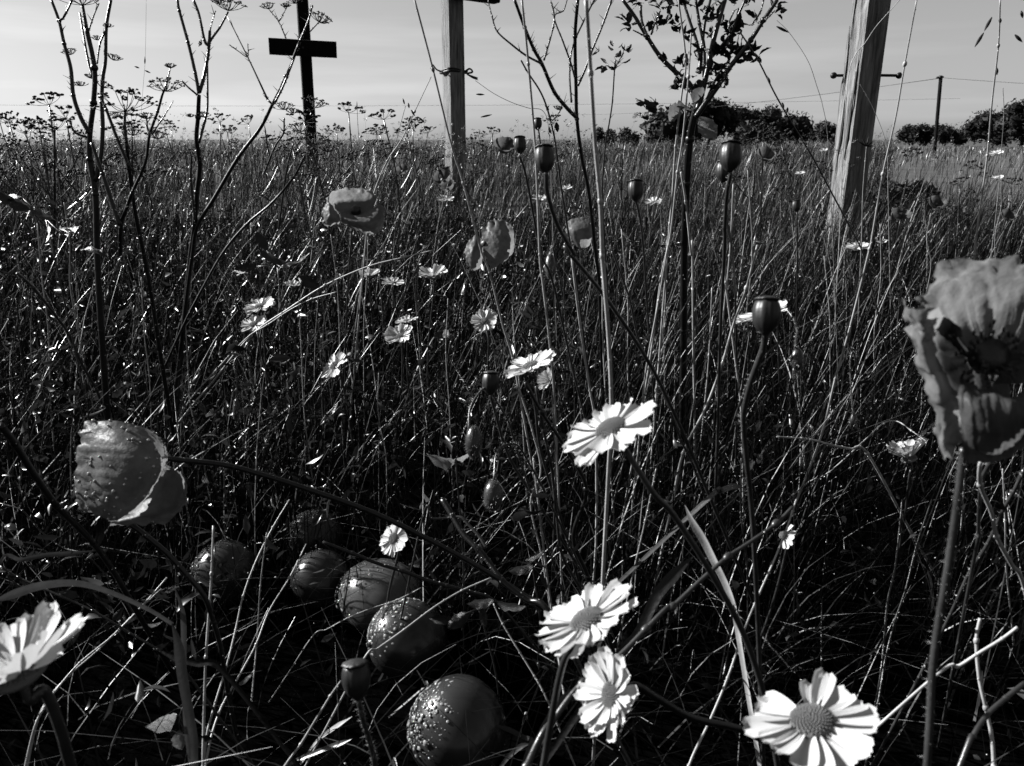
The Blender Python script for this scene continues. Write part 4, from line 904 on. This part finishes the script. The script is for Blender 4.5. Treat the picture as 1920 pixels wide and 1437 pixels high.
stalk('tall seeding grass stalk near the right edge against the sky', [(3,[(1790,0),(1780,250),(1745,560),(1720,850),(1672,1200),(1650,1390)]),(0,[(1822,600),(1815,800)])], .62, .85, .0006, .0011,
      seeds=[(3,1745,95,-.5,.9,30),(3,1700,180,-.5,.8,32),(3,1870,190,.5,.5,20),(3,1905,60,.2,1,14),(3,1790,100,0,1,10),(3,1772,370,0,1,14)])
stalk('fine grass stalk slanting down right from the leafy shrub towards the post', [(3,[(370,175),(470,330),(560,510),(640,650),(720,780),(790,900),(880,1070),(960,1220)]),(0,[(1620,480),(1640,560)])], .7, .9, .0007, .0010, m=M_stemm, seeds=[(3,600,560,.3,1,12),(3,520,420,.4,.9,14),(3,625,620,.2,-1,12)])
stalk('hair thin arching grass with one dark spikelet right of the shrub', [(3,[(570,110),(640,180),(740,330),(790,470),(822,580)]),(0,[(1552,260),(1560,420)])], .7, .9, .00018, .0004, beadn=0, seeds=[(3,570,145,.9,.45,26)], joint=False)
stalk('bright stalk climbing the left side of the leafy shrub', [(3,[(35,0),(75,330),(55,500),(20,800),(0,1100)]),(0,[(1256,420),(1240,620),(1225,820)])], .72, .95, .0008, .0014)
stalk('second bright stalk crossing the foot of the leafy shrub', [(3,[(105,180),(90,420),(60,740),(30,940),(-10,1290)]),(0,[(1240,520),(1215,700),(1180,900)])], .7, .9, .0007, .0014)
stalk('bright wavy stalk right below the leafy shrub', [(3,[(50,940),(75,1100),(105,1390)]),(6,[(110,0),(115,560)]),(0,[(1302,760)])], .72, .9, .0010, .0013)
stalk('pale wavy stalk standing left of the curved capsule stem', [(6,[(285,0),(290,200),(320,450),(345,650),(370,850)]),(0,[(1392,840)])], .75, .85, .0009, .0012, hairn=140)
stalk('bright stalk dropping left of the dark capsule, widest near its middle', [(6,[(460,0),(400,230),(330,430),(270,640),(180,880),(60,1120),(0,1400)])], .68, .78, .0009, .0017)
stalk('straight stalk right of the seven stems fanning from the centre', [(5,[(1760,0),(1710,300),(1650,620),(1625,820)]),(0,[(1195,860),(1180,1000)])], .75, .88, .0008, .0013)
stalk('upright stalk behind the bright tilted daisy', [(5,[(1240,50),(1290,460),(1340,780),(1370,1000)]),(0,[(1118,1000),(1112,1100)])], .68, .8, .0010, .0013)
stalk('pale bent stalk joining the tilted daisy from above', [(5,[(1450,0),(1550,280),(1600,500),(1690,700),(1760,860),(1830,1050),(1897,1190)]),(0,[(1330,960)])], .62, .75, .0008, .0012, m=M_stemm)
stalk('pale stalk falling from the edge on daisy to the large one', [(5,[(1050,760),(1090,1000),(1130,1180)]),(8,[(1160,80),(1190,300),(1300,500)])], .6, .68, .0012, .0015, m=M_stemm)
stalk('thin stalk crossing the dark stem left of the tilted daisy', [(5,[(960,780),(1030,1000),(1075,1220)]),(8,[(1020,20),(1080,300),(1110,480)])], .62, .7, .0007, .0009, m=M_straw)
stalk('dark stalk running from the centre down into the fanned stems', [(5,[(990,740),(1080,900),(1220,1110),(1320,1320)]),(8,[(1250,200),(1330,420)])], .58, .64, .0014, .0019, m=M_stemd)
stalk('slender bright stalk at the left under the upper of the paired daisies', [(4,[(1000,440),(1015,700),(1030,880),(1080,1060)]),(0,[(382,870)])], .95, 1.0, .0007, .001)
stalk('short dark slanting stalk entering at the left edge', [(4,[(0,970),(80,1070),(180,1230),(300,1400)]),(7,[(330,60),(500,230),(620,400),(700,540)])], .42, .58, .0020, .0020, m=M_stemd)
stalk('bowed stalk left of the drooping poppy leaning towards it', [(4,[(90,150),(180,230),(300,380),(370,480),(440,640),(520,780),(570,930)]),(0,[(205,830)])], .8, .95, .0014, .0018, m=M_stemm)
stalk('long bent grass blade bridging the paired daisies and the left poppy', [(0,[(810,470),(760,482),(690,500),(610,535),(540,580),(470,630),(400,715),(330,800)])], .85, 1.0, .0005, .0016)
stalk('second fine blade lying along the bent grass blade', [(4,[(1820,250),(1680,290),(1560,350),(1440,430),(1330,500)]),(0,[(400,700),(350,760)])], .86, 1.0, .0004, .0012)
stalk('short pale snapped stalk in the open shade right of centre', [(6,[(565,1033),(700,1042),(780,1055),(860,1078),(960,1098),(1052,1122)])], .75, .78, .0009, .0015)
stalk('thin kinked straw above the half closed daisy', [(6,[(1375,1060),(1290,1000),(1215,950),(1140,960),(1050,1040),(850,1220),(720,1290)])], .75, .86, .0005, .0009)
stalk('broken pale leafy stump in the lower centre', [(8,[(545,0),(600,90),(660,190),(740,270),(790,330),(870,440),(1000,540),(1130,620)])], .62, .56, .0024, .0022, m=M_stemd, beadn=70)
stalk('knobbly twig joining the pale stump from above', [(8,[(780,260),(745,200),(690,140),(640,95),(560,100),(490,100),(450,60)])], .6, .62, .0013, .0008, m=M_stemm, beadn=20)
stalk('dark slanting stem passing over the pale oval fruit', [(8,[(-100,230),(60,290),(200,345),(330,385),(450,430),(570,465),(700,500),(850,570)])], .60, .62, .0014, .0016, m=M_stemd)
stalk('bright thin straw lying across the round dewy fruit', [(8,[(810,420),(650,490),(500,580),(340,700),(200,800),(120,860)])], .60, .56, .0006, .0008, beadn=6)
stalk('fine straw lying across the lower part of the pale oval fruit', [(8,[(430,475),(300,540),(150,590),(30,640),(-80,700),(-150,730)])], .66, .66, .0003, .0005, beadn=30)
stalk('bright straight straw leaning against the blurred capsule', [(8,[(0,975),(-60,1060),(-140,1190),(-220,1320),(-300,1430)])], .5, .52, .0006, .0010, beadn=4)
stalk('thin upright kinked stalk right of the round dewy fruit', [(8,[(820,560),(870,670),(960,820),(1040,950),(1100,1060)])], .62, .6, .0006, .0008)
stalk('pale stalk rising from the bottom edge in the left corner clump', [(7,[(1150,140),(1140,400),(1125,620),(1110,850),(1100,1150),(1095,1440)])], .58, .54, .0008, .0012, m=M_straw, beadn=10)
stalk('dark stem hanging below the drooping poppy into the left corner clump', [(7,[(700,130),(780,190),(900,290),(1010,410),(1100,520),(1150,660),(1190,800)]),(0,[(428,1300)])], .52, .56, .0020, .0016, m=M_stemd)
stalk('long dark fine stem crossing behind the cut off daisy', [(7,[(0,360),(100,420),(300,510),(500,600),(700,720),(850,810),(1000,930)])], .58, .56, .0008, .0010, m=M_stemd, beadn=30)
stalk('second dark stem from the drooping poppy base to the bottom', [(7,[(0,20),(120,60),(220,170),(340,260),(500,330)])], .7, .68, .0006, .0008, m=M_stemd)
stalk('beaded straw climbing right from the left corner clump', [(7,[(1560,0),(1470,150),(1380,330),(1310,520),(1270,700),(1220,900),(1150,1130),(1110,1300)])], .66, .55, .0005, .0009, beadn=60)
stalk('bright bundle straw leaning right beside the leftmost fruit', [(7,[(1650,240),(1560,420),(1450,600),(1380,780),(1300,930),(1180,1150),(1110,1420)])], .68, .54, .0005, .0010, beadn=40)
stalk('bright sloping straw crossing the left clump low down', [(7,[(900,420),(760,580),(600,740),(430,880),(300,1030),(240,1120),(180,1250)])], .62, .55, .0006, .0009, beadn=20)
stalk('second sloping straw beside the one crossing the left clump', [(7,[(870,480),(700,640),(540,800),(380,940),(270,1060),(200,1200)])], .64, .57, .0005, .0008, beadn=20)
stalk('thin tall stalk left of the big ragged poppy stem', [(9,[(1400,0),(1320,240),(1260,480),(1200,660),(1150,860),(1110,1100)])], .62, .56, .0006, .0010, m=M_stemd, beadn=20)
stalk('light thick stem crossing down right beside the big ragged poppy stem', [(6,[(1660,1170),(1660,1290),(1720,1437)]),(9,[(1750,200),(1830,350),(1900,480)])], .35, .45, .0009, .0013, m=M_straw, beadn=20)
stalk('hairy stem leaning right from the big ragged poppy', [(6,[(1715,1170),(1670,1270),(1655,1430)]),(9,[(1650,200),(1640,260)])], .36, .42, .0010, .0010, m=M_stemm, beadn=0, hairn=80)
stalk('hairy slanting stem entering from the right edge', [(6,[(1897,1210),(1840,1330),(1780,1437)]),(9,[(1700,240),(1600,400),(1500,620),(1380,860),(1330,960)])], .45, .55, .0011, .0011, m=M_stemm, beadn=40, hairn=140)
stalk('bright jointed stalk low in the right corner', [(9,[(1660,640),(1640,760),(1655,960),(1690,1120),(1720,1260),(1735,1437)])], .48, .48, .0010, .0014, m=M_straw, beadn=20)
stalk('pale curved twig crossing the right corner', [(9,[(1862,688),(1780,750),(1650,830),(1540,900),(1420,950)])], .45, .46, .0010, .0010, m=M_straw, beadn=10)
stalk('blurred thick stem slanting up out of the bottom right corner', [(9,[(1900,990),(1800,1070),(1700,1160),(1620,1280),(1550,1440)])], .36, .34, .0012, .0012, m=M_stemm, beadn=0)
stalk('long diagonal stem crossing the fanned stems towards the bottom', [(9,[(650,40),(560,130),(420,230),(300,310),(150,440),(0,580)]),(8,[(1760,580),(1640,700),(1480,860),(1300,990),(1150,1180),(1000,1437)])], .42, .36, .0009, .0018, m=M_stemm, beadn=30)
stalk('bright thin beaded stalk crossing the broad faded leaf', [(9,[(670,0),(610,180),(540,350),(460,530),(390,700),(300,960),(200,1200),(90,1437)])], .60, .50, .0007, .0010, beadn=60)
stalk('slim straight stem just left of the half closed daisy', [(9,[(1240,0),(1230,120),(1200,380),(1160,560),(1130,900)])], .72, .64, .0008, .0011, m=M_stemd, beadn=30)
stalk('straight pale stalk between the leafy shrub and the twin capsules', [(0,[(1375,345),(1368,480),(1352,640),(1345,800)])], .9, 1.05, .0009, .0013)
stalk('pale stalk left of the post bending at its top', [(0,[(1402,320),(1410,480),(1395,620)])], 1.2, 1.4, .0008, .0012)
stalk('narrow stalk leaning right under the left cross with a dark seed head', [(2,[(490,420),(400,610),(330,760),(250,880),(180,1050)]),(0,[(690,420),(680,520)])], .85, 1.0, .0004, .0012, seeds=[(2,380,600,.5,.8,14),(2,420,640,.6,.5,16),(2,450,690,.8,.3,14),(2,400,670,.2,1,12),(2,370,590,-.2,-1,10)])
stalk('fine stalk leaning left across the foot of the centre cross', [(2,[(350,580),(270,860),(180,1040)]),(0,[(690,440)])], 1.0, 1.15, .0004, .0008, seeds=[(2,345,570,-.3,-1,12)])
stalk('tiny spiked grass standing against the sky left of the centre cross', [(2,[(85,560),(90,680),(100,820),(110,1000)])], 1.6, 1.8, .0005, .0008, seeds=[(2,85,600,0,-1,16)])
stalk('hair thin hanging grass with a pointed seed left of the forked stem', [(1,[(798,0),(792,320),(780,480),(770,640),(765,900)])], 1.1, 1.3, .00018, .0003, beadn=0, seeds=[(1,790,350,0,-1,14),(1,790,385,.9,.4,12),(1,760,372,-.9,-.3,10)], joint=False)
stalk('loose twig end hooked round the centre cross with two narrow leaves', [(2,[(730,440),(830,510),(930,560),(1020,590),(1105,612)]),(0,[(1030,260),(1036,420)])], .95, 1.1, .0003, .0005, beadn=0, seeds=[(2,735,515,1,.05,16),(2,760,640,.9,-.2,22),(2,690,410,1,.5,22)], joint=False)
stalk('forked light stem with thin leaf fingers in front of the post', [(3,[(1062,800),(1055,880),(1045,1000),(1040,1100)]),(0,[(1616,440)])], 1.2, 1.35, .0009, .0012, seeds=[(3,1062,800,-1,-.6,20),(3,1062,800,-.6,-1,18),(3,1062,800,.2,-1,20),(3,1062,800,.9,-.7,16),(3,1062,800,1,-.1,14)])
stalk('curved grass passing in front of the wooden post', [(3,[(1243,0),(1180,70),(1110,150),(1050,240),(1000,300)]),(0,[(1590,150),(1580,300),(1575,420)])], 1.3, 1.4, .0006, .0008)
stalk('fine stalk beside the right edge with small hanging seeds', [(3,[(1805,480),(1810,640),(1790,900),(1775,1100)])], 1.1, 1.3, .0004, .0007)
stalk('short stalk curving left from the base of the post', [(3,[(1025,460),(1060,520),(1110,620),(1170,800)]),(0,[(1665,360)])], 1.5, 1.6, .0004, .0007)
for i, (x0, y0, x1, y1, dd, r, mm, lb) in enumerate([
    (1165,430,1190,900,.9,.0009,M_straw,'stalk a little right of the shaded capsule'),(1250,450,1218,900,.95,.0009,M_straw,'stalk below the foot of the leafy shrub, left side'),
    (1060,440,1076,900,.85,.0009,M_stemm,'dull stalk left of the blurred white one, starting at the fluted poppy'),(1130,480,1150,960,.8,.0010,M_straw,'stalk directly above the bright tilted daisy'),
    (1310,430,1290,880,1.0,.0009,M_stemm,'dull stalk under the leafy shrub, right side'),(1335,540,1300,960,.8,.0010,M_straw,'stalk sinking towards the broad faded leaf'),
    (1478,720,1500,1000,.8,.0007,M_stemm,'short stalk below the hairy upright bud'),(1545,480,1560,880,1.1,.0008,M_straw,'stalk between the hairy upright bud and the big ragged poppy'),
    (1600,520,1612,840,1.2,.0008,M_stemm,'stalk left of the big ragged poppy at mid height'),(1650,420,1640,760,1.3,.0008,M_straw,'stalk under the post foot near the big ragged poppy'),
    (1745,400,1735,560,1.3,.0008,M_straw,'stalk above the left rim of the big ragged poppy'),(1875,330,1868,520,1.2,.0008,M_straw,'stalk above the big ragged poppy by the right edge'),
    (620,440,640,760,1.0,.0008,M_straw,'stalk under the open poppy bowl, left side'),(690,450,682,700,1.05,.0007,M_straw,'stalk under the open poppy bowl, right side'),
    (780,440,800,860,1.0,.0008,M_stemm,'dull stalk between the poppy bowl and the rounded poppy'),(840,560,848,900,.9,.0008,M_straw,'stalk passing the closed white daisy'),
    (70,420,95,760,1.0,.0011,M_straw,'stalk near the left edge above the bowed one'),(120,380,150,640,1.1,.0011,M_straw,'leaf edged stalk right of the left edge'),
    (30,560,60,980,.8,.0008,M_stemm,'dull stalk at the left edge beside the drooping poppy'),(265,520,285,860,.95,.0009,M_straw,'stalk between the hogweed feet and the drooping poppy'),
    (430,420,445,700,1.05,.0009,M_stemm,'dull stalk right of the slanting dead stems'),(560,560,590,930,.85,.0008,M_straw,'stalk left of the lone small daisy'),
    (710,700,725,960,.85,.0007,M_straw,'stalk above the daisy crossed by a dark stem'),(960,540,985,880,.85,.0009,M_straw,'stalk above the edge on daisy'),
    (1390,860,1402,1200,.62,.0010,M_stemm,'stalk directly under the curved capsule stem'),(1560,900,1540,1280,.66,.0008,M_stemd,'dark stalk in the deep shade right of centre'),
    (1880,880,1900,1200,.6,.0009,M_straw,'stalk at the right edge under the big ragged poppy'),(500,1000,470,1330,.62,.0007,M_straw,'stalk between the leftmost fruit and its neighbour'),
    (1000,860,1062,1330,.62,.0011,M_straw,'stalk passing left of the large bright daisy'),(1230,880,1160,1200,.6,.0009,M_straw,'stalk leaning left into the large bright daisy')]):
    w = [random.uniform(-7, 7) for _ in range(3)]
    stalk(lb, [(0,[(x0, y0),(x0+(x1-x0)*.3+w[0], y0+(y1-y0)*.3),(x0+(x1-x0)*.6+w[1], y0+(y1-y0)*.6),(x1, y1)])], dd, dd+.12, r*.6, r*1.1, m=mm, beadn=30)
# broad blades
def blade(label, segs, d0, d1, w, m=M_blade, up=(0, -.5, 1), fold=.25, ground=True):
    pts = path(segs, d0, d1); pts = smooth(to_ground(pts) if ground else pts, 8); b = base_of(pts); N = len(pts); mb = MB(); upv = Vector(up)
    for i, p in enumerate(pts):
        t_ = (pts[min(i+1, N-1)]-pts[max(i-1, 0)]).normalized(); s = t_.cross(upv).normalized(); n_ = s.cross(t_)
        u = i/(N-1); ww = w*.5*min(1, u*5+.06)*(.75+.25*math.cos(u*3))
        for k in (-1, -.5, 0, .5, 1): mb.v.append(tuple(p+s*ww*k+n_*fold*ww*abs(k))); mb.t.append(.2)
    for i in range(N-1):
        for k in range(4): a = i*5+k; mb.f.append((a, a+1, a+6, a+5))
    t = thing('broad_grass', label, 'grass blade', b, 'broad grass blades'); mb.build('blade', m, t); return t
blade('broad arched blade bending over the left corner clump', [(7,[(-60,560),(60,515),(230,462),(420,450),(600,500),(800,590),(930,670)])], .42, .50, .0052, up=(0, -.9, .3), ground=False)
blade('broad upright blade standing in the left corner clump', [(7,[(925,660),(960,780),(985,960),(1020,1150),(1045,1300),(1050,1440)])], .50, .48, .0068, up=(.4, -1, .1))
blade('narrow blade leaning behind the upright one in the left corner clump', [(7,[(940,470),(985,620),(990,900),(1000,1200),(1030,1437)])], .54, .52, .004, up=(.6, -1, 0))
blade('faded dry leaf with dark bands crossing the fanned stems', [(9,[(70,30),(110,110),(175,220),(230,330),(290,450),(330,560),(345,640)])], .50, .52, .0085, m=M_straw, up=(-1, -.5, .5))
blade('dark broad blade slanting behind the fanned stems', [(8,[(1900,300),(1800,400),(1700,520),(1600,720),(1480,860)])], .5, .5, .008, m=M_leaf, up=(-.6, -1, .2))
blade('flat short blade at the left edge above the arched one', [(7,[(520,275),(400,290),(250,300),(120,325),(0,350)])], .6, .58, .004, up=(0, -.8, .6))
blade('curled dark blade over the bottom shade near the left clump', [(7,[(870,815),(950,850),(1060,880),(1200,920)])], .55, .54, .006, m=M_leaf, up=(0, -1, .4))
blade('white edged blade lying low left of the blurred capsule', [(7,[(1897,1170),(1820,1220),(1760,1260),(1710,1300)])], .56, .58, .004, m=M_straw, up=(0, -.5, 1))
blade('long low blade lying along the bottom edge left of centre', [(7,[(1897,1290),(1820,1320),(1710,1360),(1560,1430)])], .55, .56, .004, up=(0, -.5, 1))
blade('dark blade low between the fruit and the fanned stems', [(8,[(820,1215),(900,1240),(980,1280),(1045,1315)])], .58, .57, .004, m=M_leaf, up=(0, -.7, 1))
blade('curled pale blade at the bottom edge right of the nearest fruit', [(8,[(1020,1315),(970,1330),(920,1370),(870,1425)])], .55, .55, .004, up=(0, -.7, 1))
blade('thick dark stalk like blade rising left of the side facing daisy', [(8,[(1280,1000),(1200,1080),(1120,1200),(1060,1310),(990,1440)])], .40, .37, .006, m=M_stemm, up=(-.3, -1, .3))
blade('curved blade low in the shade left of the curved capsule stem', [(6,[(390,1310),(330,1305),(260,1330),(200,1365)])], .58, .6, .007, up=(0, -.5, 1))
# two dark leaves in the centre
def leaf_plant(label, lst, d, root, m=LEAF, cat='leafy stem', rnd=3):
    ps = [P(x_, y_, d) for x_, y_, *_ in lst]; b = Pc(root[0], root[1], d+.04); b.z = 0
    t = thing('leafy_weed', label, cat, b, None); mb = MB(); c = sum(ps, Vector())/len(ps); rd = random.Random(rnd)
    mb.tube([c, (c+b)/2+Vector((.004, 0, 0)), b], .0008, 6, 5)
    for p in ps: mb.tube([c, p], .0005, 5, 1)
    mb.build('stem', M_stemm, t)
    for (x_, y_, dx, dy, L_), p in zip(lst, ps): leaf(t, p, RT*dx-UP*dy-FW*.2, L_*d/F, rd, m)
leaf_plant('pair of oval dark leaves left of the drooping hairy buds', [(852,863,-1,.1,52),(856,860,1,-.2,36)], .66, (860, 960), PALE)
leaf_plant('ragged dark leaves along the left edge under the hogweed', [(70,395,-1,-.4,80),(60,385,1,.8,60),(110,430,1,.1,50),(40,370,-1,.2,50),(150,470,1,-.1,50),(90,420,.2,1,40)], .75, (120, 520))
leaf_plant('toothed leaves drooping left of the large bright daisy', [(925,1125,-1,.2,52),(930,1128,.9,.2,60),(880,1150,-.8,.5,50),(905,1140,.1,1,36),(850,1160,-1,.1,44)], .58, (940, 1240))
leaf_plant('dark fern like leaves in the shade right of the left poppy', [(540,495,-1,-.4,60),(520,500,1,-.2,70),(500,470,-.5,-1,40),(560,520,1,.5,44),(480,500,-1,.2,44)], .9, (520, 620))
leaf_plant('low leaves beside the twig at the right of the fruits', [(1000,1060,-1,.3,50),(985,1050,1,-.4,40),(1010,1075,.5,.8,36)], .66, (1010, 1110))
leaf_plant('ragged pale weed leaves in the bottom left shade', [(330,1340,-.8,.6,50),(345,1320,1,-.3,30),(335,1370,.2,1,36)], .56, (340, 1400), PALE)
# a few low weeds in the grass mass
rd = random.Random(21)
# ---------------------------------------------------------------- umbel plants along the horizon
def wild_umbel(seed, h):
    rd = random.Random(seed); t = thing('wild_carrot', '', 'umbel plant', (0, 0, 0), 'wild umbel plants along the skyline')
    mb = MB(); top = Vector((rd.uniform(-.03, .03), 0, h)); mid = Vector((rd.uniform(-.02, .02), 0, h*.55)); mb.tube([top, mid, Vector((0, 0, 0))], .0022, 5, 4)
    heads = [(top, .055)]
    for k in range(4):
        s = mid.lerp(top, rd.uniform(-.2, .6)); e = s+Vector((rd.choice((-1, 1))*rd.uniform(.05, .12), rd.uniform(-.05, .05), rd.uniform(.08, .17)))
        if e.z > h*1.02: e.z = h*rd.uniform(.92, 1.02)
        mb.tube([e, (s+e)/2-Vector((0, 0, .01)), s], .0014, 4, 3); heads.append((e, rd.uniform(.03, .045)))
    mb.build('stem', M_stemd, t)
    for (c, r) in heads:
        mb = MB(); umbel(mb, c, r*.8, (rd.uniform(-.3, .3), -.2, 1), rd, 9, 4, .45, .0006, r*.07); mb.build('umbel', M_seed, t)
    return t
protos = [wild_umbel(s, .5) for s in (1, 2, 3)]; used = [False]*3
def copy_tree(o):
    r = o.copy(); COL.objects.link(r)
    for c in o.children: k = c.copy(); COL.objects.link(k); k.parent = r
    return r
ul = [(35,225,2.4,'low umbel plant in the gap right of the leftmost one'),(75,200,2.2,'umbel plant with heads level with the first hogweed fork'),(110,215,1.9,'umbel plant just left of the far left hogweed stalk'),(160,228,2.8,'umbel plant behind the far left hogweed stalk'),(205,222,2.3,'umbel plant between far left hogweed and the bright forked stem'),(345,240,3.0,'small umbel plant between forked seed head and forked stem'),(8,240,2.6,'low umbel plant touching the left edge'),(560,232,2.6,'umbel plant covering the foot of the left cross'),(590,240,2.2,'umbel plant directly right of the foot of the left cross'),(800,236,2.6,'umbel plant touching the left side of the centre cross'),(18,190,1.9,'leftmost umbel plant, its heads high over the left edge'),(55,215,2.1,'umbel plant second from the left edge, lower than its neighbour'),(92,232,2.6,'umbel plant left of the far left hogweed'),(128,205,2.2,'umbel plant against the far left hogweed stalk'),
      (240,235,3.0,'umbel plant under the big flat seed head'),(262,222,2.6,'umbel plant close under the big flat seed head, right side'),(305,246,3.2,'umbel plant right under the forked seed head'),(405,232,3.2,'umbel plant between forked stem and slanting stem'),
      (435,240,3.6,'small umbel plant left of the left cross'),(480,235,3.0,'umbel plant close left of the foot of the left cross'),(612,205,2.5,'tall umbel plant just right of the left cross'),(640,228,3.0,'umbel plant two steps right of the left cross'),
      (668,222,2.8,'umbel plant above the open poppy bowl'),(700,232,3.0,'umbel plant midway between the crosses'),(735,225,2.8,'umbel plant left of the narrow leaning stalk'),(770,240,3.2,'umbel plant left of the centre cross'),
      (885,236,3.2,'umbel plant right of the foot of the centre cross'),(925,246,3.6,'low umbel plant near the far skyline poppy'),(1060,238,3.2,'umbel plant behind the dark forked stem'),(1090,245,3.6,'umbel plant low behind the white blurred stalk'),
      (1170,232,3.0,'umbel plant left of the leafy shrub bushes'),(1430,205,2.3,'pale umbel plant in front of the dark hedge'),(1460,198,2.2,'higher pale umbel plant in front of the hedge'),(1515,212,2.6,'umbel plant left of the wooden post'),
      (1690,290,2.2,'umbel plant right of the wooden post in front of the pale field'),(1850,296,2.2,'broad pale umbel near the right edge'),(1900,330,2.0,'umbel plant cut by the right edge'),(1830,345,2.2,'lower umbel plant near the right edge')]
for i, (px_, py_, dd, lb) in enumerate(ul):
    k = i % 3; o = protos[k] if not used[k] else copy_tree(protos[k]); used[k] = True
    c = P(px_, py_, dd); o.location = (c.x, c.y, 0); s = c.z/.5; w_ = s*rd.uniform(.65, 1.2); o.scale = (w_, w_, s*rd.uniform(.86, 1.04)); o.rotation_euler = (rd.uniform(-.12, .12), rd.uniform(-.16, .16), rd.uniform(-.5, .5)+(i*1.3 if i > 2 else 0)); o['label'] = lb
